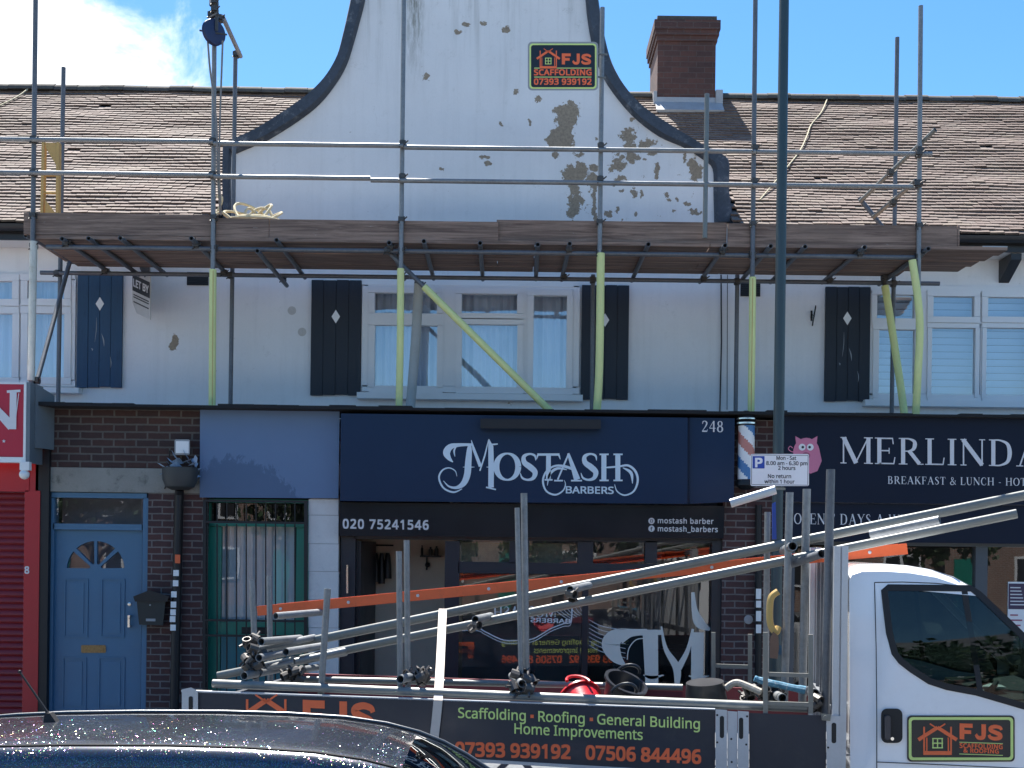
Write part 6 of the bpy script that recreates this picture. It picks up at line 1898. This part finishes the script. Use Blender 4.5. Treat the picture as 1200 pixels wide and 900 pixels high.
def clamp_pile(pxs, b, label, m='coupler', n=9):
    mb = MB()
    for i in range(n):
        x = random.uniform(*pxs[0]); y = random.uniform(*pxs[1]); p = Q(x, y, b + random.uniform(0, .15))
        a = Vector((random.uniform(-1, 1), random.uniform(-1, 1), random.uniform(-1, 1))).normalized()
        mb.tube(p - a * .03, p + a * .03, .03, 9, True); mb.tube(p, p + a.orthogonal().normalized() * .065, .009, 6)
    single('coupler_heap', mb, M[m], label, 'couplers', 'heaps of couplers on the truck')
clamp_pile(((288, 312), (748, 790)), .12, 'heap of dark couplers gripping the rear tube pile', n=14)
clamp_pile(((322, 352), (785, 796)), .2, 'heap of couplers on the rail right of the rear pile', n=8)
clamp_pile(((474, 502), (787, 799)), .15, 'heap of couplers beside the two thin stakes', n=12)
clamp_pile(((601, 626), (790, 812)), .02, 'cluster of couplers at foot of the double stakes', n=12)
clamp_pile(((872, 915), (806, 822)), .35, 'heap of couplers behind the low load gate', n=16)
clamp_pile(((951, 966), (818, 834)), .05, 'couplers at foot of the darkest stake', n=6)
clamp_pile(((668, 676), (692, 700)), .3, 'single coupler pair under the mid truck tube end', n=3)
clamp_pile(((554, 560), (729, 737)), .3, 'coupler pair under the tube end beside the strap', n=3)
# straps and slings
b_ = MB()
s0 = [Q(519, 714, .93), Q(518, 735, .66), Q(516, 778, .33), Q(513.5, 821, -.012)]; s1 = [Q(513.5, 821, -.012), Q(511, 846, -.012), Q(508, 872, -.012)]
for seg in (s0, s1):
    for p, q in zip(seg, seg[1:]):
        d = (q - p).normalized(); n_ = d.cross(TA).normalized()
        b_.add([p - TA * .029, p + TA * .029, q + TA * .029, q - TA * .029, p - TA * .029 + n_ * .004, p + TA * .029 + n_ * .004, q + TA * .029 + n_ * .004, q - TA * .029 + n_ * .004],
               [(0, 1, 2, 3), (4, 7, 6, 5), (0, 4, 5, 1), (1, 5, 6, 2), (2, 6, 7, 3), (3, 7, 4, 0)])
single('ratchet_strap', b_, M['strap'], 'cream webbing strap tying the beams down over the dropside', 'strap', smooth=False)
b_ = MB(); b_.path(crom([tuple(Q(*p)) for p in ((912, 693, .5), (904, 700, .5), (902, 715, .5), (903, 732, .5), (909, 741, .5), (912, 735, .52))], 6), .022, 9)
single('yellow_handle', b_, mat('mustard_plastic', (.48, .32, .10), .45), 'mustard yellow loop handle hanging by the front stakes', 'handle')
b_ = MB(); plate(b_, [(902, 748), (906, 740), (912, 745), (913, 760), (911, 772), (902, 771)], onT(.5), .05, 0)
single('trowel', b_, mat('brown_tool', (.16, .09, .06), .6), 'worn brown tool hanging below the mustard handle', 'tool')
b_ = MB(); plate(b_, [(973, 696), (976, 693), (978.5, 694), (978.5, 742), (974, 741), (972, 733)], onT(.45), .05, 0)
for i in range(5):
    plate(b_, [(974.5, 712 + i * 5), (977.5, 712 + i * 5), (977.5, 714.5 + i * 5), (974.5, 714.5 + i * 5)], onT(.398), .006)
single('tool_case', b_, mat('yellow_plastic_case', (.55, .36, .08), .4), 'yellow plastic case wedged behind the headboard post', 'case')
b_ = MB(); b_.path(crom([tuple(Q(*p)) for p in ((884, 795, .2), (893, 798, .2), (905, 801, .18), (915, 803, .18), (928, 806, .16), (944, 809, .15))], 6), [.018, .02, .02, .018, .02] + [.022] * 22 + [.026] * 4, 9)
single('strap_roll', b_, M['cyan_wrap'], 'light blue strap twisted along the top of the coupler heap', 'strap')
b_ = MB(); b_.path(crom([tuple(Q(*p)) for p in ((850, 807, .3), (862, 800, .3), (876, 804, .28), (892, 811, .25))], 6), .022, 9)
single('hose', b_, mat('cream_hose', (.36, .33, .28), .7, 0, .6, 14, .4, 60, dirt=(.08, .08, .07), dirt_amt=.8), 'cream sling lying left of the coupler heap', 'sling')
b_ = MB(); b_.prism([Q(905, 590, 1.0), Q(909, 588, 1.0), Q(910, 632, 1.0), Q(905, 632, 1.0)], TB * .05)
single('blue_sack', b_, M['blue_wrap'], 'blue plastic wrapped bundle beside the lamp column', 'bundle')
# tubs
def tub(c, axis, r0, r1, h, m, label, handles=True):
    t = Thing('builders_tub', label, 'tub', 'builders tubs on the truck')
    axis = Vector(axis).normalized(); c = Vector(c)
    b_ = MB(); b_.lathe(c, [(r0 * .98, 0), (r1, h), (r1 + .016, h), (r1 + .016, h + .014), (r1 - .006, h + .014), (r0 - .01, .012), (.01, .012)], axis, 28); t.part('shell', b_, m)
    if handles:
        o = axis.cross(TA).normalized(); a_ = TA
        for s_ in (-1, 1):
            b_ = MB(); e = c + axis * (h + .005); up_ = axis
            pts = []
            for i in range(9):
                an = math.pi * i / 8
                pts.append(e + a_ * (.075 * math.cos(an)) + o * s_ * (r1 + .012) + up_ * (.065 * math.sin(an)))
            b_.path(pts, .011, 8); t.part('handle', b_, m)
    t.done()
tub(Q(686, 833, .35), (-.25, .85, .45), .12, .135, .12, M['bucket_r'], 'red plastic tub tipped over on the truck bed')
tub(Q(724, 822, .36), (.3, -.35, .85), .10, .13, .14, M['bucket_k'], 'black plastic tub with pale rim beside the red tub')
tub(Q(826, 802, .30) + Vector((0, 0, .015)), (.1, .1, -1), .12, .135, .15, M['bucket_k'], 'upturned black tub near the middle post', False)
b_ = MB(); plate(b_, [(744, 808), (800, 811), (801, 822), (745, 820)], onT(.62), .08, 0); b_.rect
single('red_crate', b_, M['maroon'], 'dark red crate lid between the black tubs', 'crate')

# ================================================================== CAR in the foreground
car = Thing('parked_car', 'dark blue wet metallic car with short roof aerial in front', 'car')
# roof line: stations along x (photo columns at the car's centre line), far and near edges
Yn, Yfar = -8.44, -7.15
zc_ = 1.42
def cx(px, y): return P(px, 840, y).x
stx = [-330, -250, -150, -60, 0, 60, 150, 250, 330, 400, 450, 490, 520, 548, 580, 630]
drop = [.52, .30, .13, .055, .03, .015, .004, .0, .006, .022, .052, .095, .145, .21, .30, .44]
prof_y = [(0, -.36), (.003, -.26), (.008, -.15), (.016, -.075), (.032, -.038), (.06, -.022), (.14, -.010), (.28, -.002), (.42, .006), (.58, .006), (.72, -.002), (.84, -.016), (.91, -.036), (.96, -.085), (.985, -.17), (1.0, -.30)]
rf = MB(); rows = []
YC = (Yn + Yfar) / 2
for px, dz in zip(stx, drop):
    x = (px - 600) / S(-7.6)
    k_ = 1 - max(0, (dz - .05)) * .22
    rows.append([Vector((x, YC + (u - .5) * (Yfar - Yn) * k_, zc_ - dz + dzz * (1 - .0 * dz))) for u, dzz in prof_y])
vs = [p for r in rows for p in r]; m_ = len(prof_y)
iw0 = 11                                                        # windscreen begins here
fs_roof, fs_scr, fs_rear = [], [], []
for i in range(len(rows) - 1):
    for j in range(m_ - 1):
        q = (i * m_ + j, i * m_ + j + 1, (i + 1) * m_ + j + 1, (i + 1) * m_ + j)
        if i >= iw0 and 4 <= j <= m_ - 6: fs_scr.append(q)
        elif i < 3 and 4 <= j <= m_ - 6: fs_rear.append(q)
        else: fs_roof.append(q)
rf.add(vs, fs_roof); ri = car.part('roof', rf, M['carpaint'])
for f_, nm in ((fs_scr, 'windscreen'), (fs_rear, 'rear_window')):
    mb = MB(); mb.add(vs, f_); used = sorted({i for q in f_ for i in q}); mp_ = {a: i for i, a in enumerate(used)}
    mb.v = [mb.v[i] for i in used]; mb.f = [tuple(mp_[i] for i in q) for q in mb.f]
    car.part(nm, mb, M['carglass'])
used = sorted({i for q in fs_roof for i in q}); mp_ = {a: i for i, a in enumerate(used)}
rf.v = [rf.v[i] for i in used]; rf.f = [tuple(mp_[i] for i in q) for q in rf.f]
# side glass and lower body
xa, xb = rows[0][0].x, rows[-1][0].x
for sgn, y_ in ((-1, Yn + .0), (1, Yfar - .0)):
    g_ = MB(); pts = [Vector((r[0 if sgn < 0 else -1].x, r[0 if sgn < 0 else -1].y, r[0 if sgn < 0 else -1].z)) for r in rows]
    low = [Vector((p.x, p.y + sgn * .12, .92)) for p in pts]
    n = len(pts); g_.add(pts + low, [(i, i + 1, n + i + 1, n + i) for i in range(n - 1)]); car.part('side_window', g_, M['carglass'])
lb_ = MB()
prof2 = [(xa - .25, .45), (xa - .25, .85), (xa - .05, .95), (xb + .0, .95), (xb + .9, .82), (xb + 1.05, .6), (xb + 1.05, .35), (xa - .2, .3)]
y0, y1 = Yn - .16, Yfar + .16
def ringy(y, k): return [Vector((x, y, .6 + (z - .6) * k)) for x, z in prof2]
rr_ = [ringy(y0, .8), ringy(y0 + .06, 1), ringy(y1 - .06, 1), ringy(y1, .8)]
vs2 = [p for r in rr_ for p in r]; n = len(prof2)
lb_.add(vs2, [(i * n + j, i * n + (j + 1) % n, (i + 1) * n + (j + 1) % n, (i + 1) * n + j) for i in range(3) for j in range(n)] + [tuple(range(n)), tuple(range(3 * n, 4 * n))])
car.part('body', lb_, M['carpaint'])
for x in (xa + .45, xb + .35):
    for y in (y0 + .09, y1 - .09):
        w_ = MB(); w_.lathe((x, y - .1, .31), [(.18, 0), (.30, 0), (.31, .02), (.31, .18), (.30, .20), (.18, .20)], (0, 1, 0), 24); i = car.part('wheel', w_, M['rubber'])
        w_ = MB(); w_.lathe((x, y - .105, .31), [(.04, 0), (.18, .01), (.18, .19), (.04, .2)], (0, 1, 0), 20); car.part('rim', w_, M['alu'], i)
ae = MB(); pa = P(64, 847, YC); pb = P(23, 787, YC)
ae.prism([pa + Vector((-.05, -.025, -.02)), pa + Vector((.035, -.025, -.02)), pa + Vector((-.02, -.015, .05)), pa + Vector((-.045, -.015, .05))], (0, .05, 0)); ae.path([pa + Vector((-.01, 0, .01)), pa.lerp(pb, .5), pb], [.009, .006, .005], 8)
ae.sphere(pb, .008, 8, 6)
car.part('aerial', ae, M['rubber'])
rs_ = MB(); rs_.path([r[-5] + Vector((0, .0, .008)) for r in rows[1:15]], .009, 8); car.part('roof_rail', rs_, mat('grey_roof_rail', (.10, .105, .11), .4, .4)); rs_ = MB(); rs_.path([r[5] + Vector((0, .0, .002)) for r in rows[2:14]], .006, 6); car.part('roof_seam', rs_, M['rubber'])
car.done()

# ================================================================== across the street, seen only in reflections
def tree(x, y, h, seed, label):
    rnd = random.Random(seed)
    t = Thing('street_tree', label, 'tree', 'trees across the street')
    b_ = MB(); b_.path([Vector((x, y, 0)), Vector((x + .1, y, h * .3)), Vector((x, y + .1, h * .6)), Vector((x + .1, y, h * .85))], [.22, .17, .11, .04], 10)
    for i in range(7):
        a = rnd.uniform(0, 6.28); s_ = Vector((x, y, h * rnd.uniform(.3, .6))); e = s_ + Vector((math.cos(a) * h * .22, math.sin(a) * h * .22, h * .22)); b_.path([s_, s_.lerp(e, .5) + Vector((0, 0, .1)), e], [.09, .06, .02], 7)
    t.part('trunk', b_, M['bark'])
    b_ = MB()
    cl = [(Vector((x + rnd.uniform(-.30, .30) * h, y + rnd.uniform(-.25, .25) * h, h * rnd.uniform(.42, .98))), rnd.uniform(.08, .16) * h) for _ in range(26)]
    for c, r_ in cl:
        for i in range(70):
            d = Vector((rnd.gauss(0, 1), rnd.gauss(0, 1), rnd.gauss(0, 1))).normalized() * r_ * rnd.uniform(.5, 1.05); p = c + d
            a = Vector((rnd.uniform(-1, 1), rnd.uniform(-1, 1), rnd.uniform(-1, 1))).normalized() * .14; bb = a.orthogonal().normalized() * .09
            b_.add([p - a, p + bb, p + a, p - bb], [(0, 1, 2, 3)])
    t.part('crown', b_, M['leaf'], smooth=False); t.done()
tree(-7.0, -27, 6.0, 1, 'leafy tree across the street opposite the blue door')
tree(1.5, -29, 5.2, 2, 'leafy tree across the street opposite the barber sign')
tree(8.5, -26, 6.5, 3, 'leafy tree across the street opposite the cafe')

for k_, (x, y, h) in enumerate(((-13, -26, 5.4), (-3, -27.5, 5.0), (5, -26.5, 5.6), (13.5, -27, 6.0), (19, -26, 6.2), (-19, -27, 6.0))):
    tree(x, y, h, 10 + k_, ('leafy tree across the street at far end beyond the red shop', 'small leafy tree across the street opposite the marble pilaster', 'leafy tree across the street opposite the lamp column',
                             'leafy tree across the street well beyond the cafe', 'farthest leafy tree across the street on the cafe side', 'farthest leafy tree across the street on the red shop side')[k_])
def house(x, label):
    t = Thing('brick_house', label, 'house', 'houses across the street')
    Y0 = -36
    b_ = MB(); b_.box(x - 4.4, x + 4.4, Y0 - 8, Y0, 0, 5.2); t.part('wall', b_, M['house_brick'])
    b_ = MB(); b_.prism([(x - 4.45, Y0 + .3, 5.2), (x - 4.45, Y0 - 4, 7.6), (x - 4.45, Y0 - 8.3, 5.2)], (8.9, 0, 0)); t.part('roof', b_, M['slate'])
    for zz_ in (1.0, 3.4):
        for dx in (-2.6, 0, 2.6):
            if zz_ == 1.0 and dx == 0: continue
            w_ = MB(); w_.box(x + dx - .75, x + dx + .75, Y0 + .005, Y0 + .06, zz_, zz_ + 1.3); i = t.part('window', w_, M['upvc'])
            w_ = MB(); w_.box(x + dx - .65, x + dx - .05, Y0 + .062, Y0 + .07, zz_ + .1, zz_ + 1.2); w_.box(x + dx + .05, x + dx + .65, Y0 + .062, Y0 + .07, zz_ + .1, zz_ + 1.2); t.part('pane', w_, M['ink'], i)
    w_ = MB(); w_.box(x - .5, x + .5, Y0 + .005, Y0 + .06, 0, 2.2); t.part('door', w_, M['door_green']); t.done()
M['house_brick'] = brick_material('house_brick', (.24, .13, .09), (.19, .11, .08), (.30, .27, .24))
for k_, x in enumerate((-27, -18, -9, 0, 9, 18, 27)):
    house(x, ('brick house across the street farthest past the red shop', 'brick house across the street second past the red shop', 'brick house across the street facing the red shop', 'brick house across the street facing the barber shop',
              'brick house across the street facing the cafe', 'brick house across the street second past the cafe', 'brick house across the street farthest past the cafe')[k_])
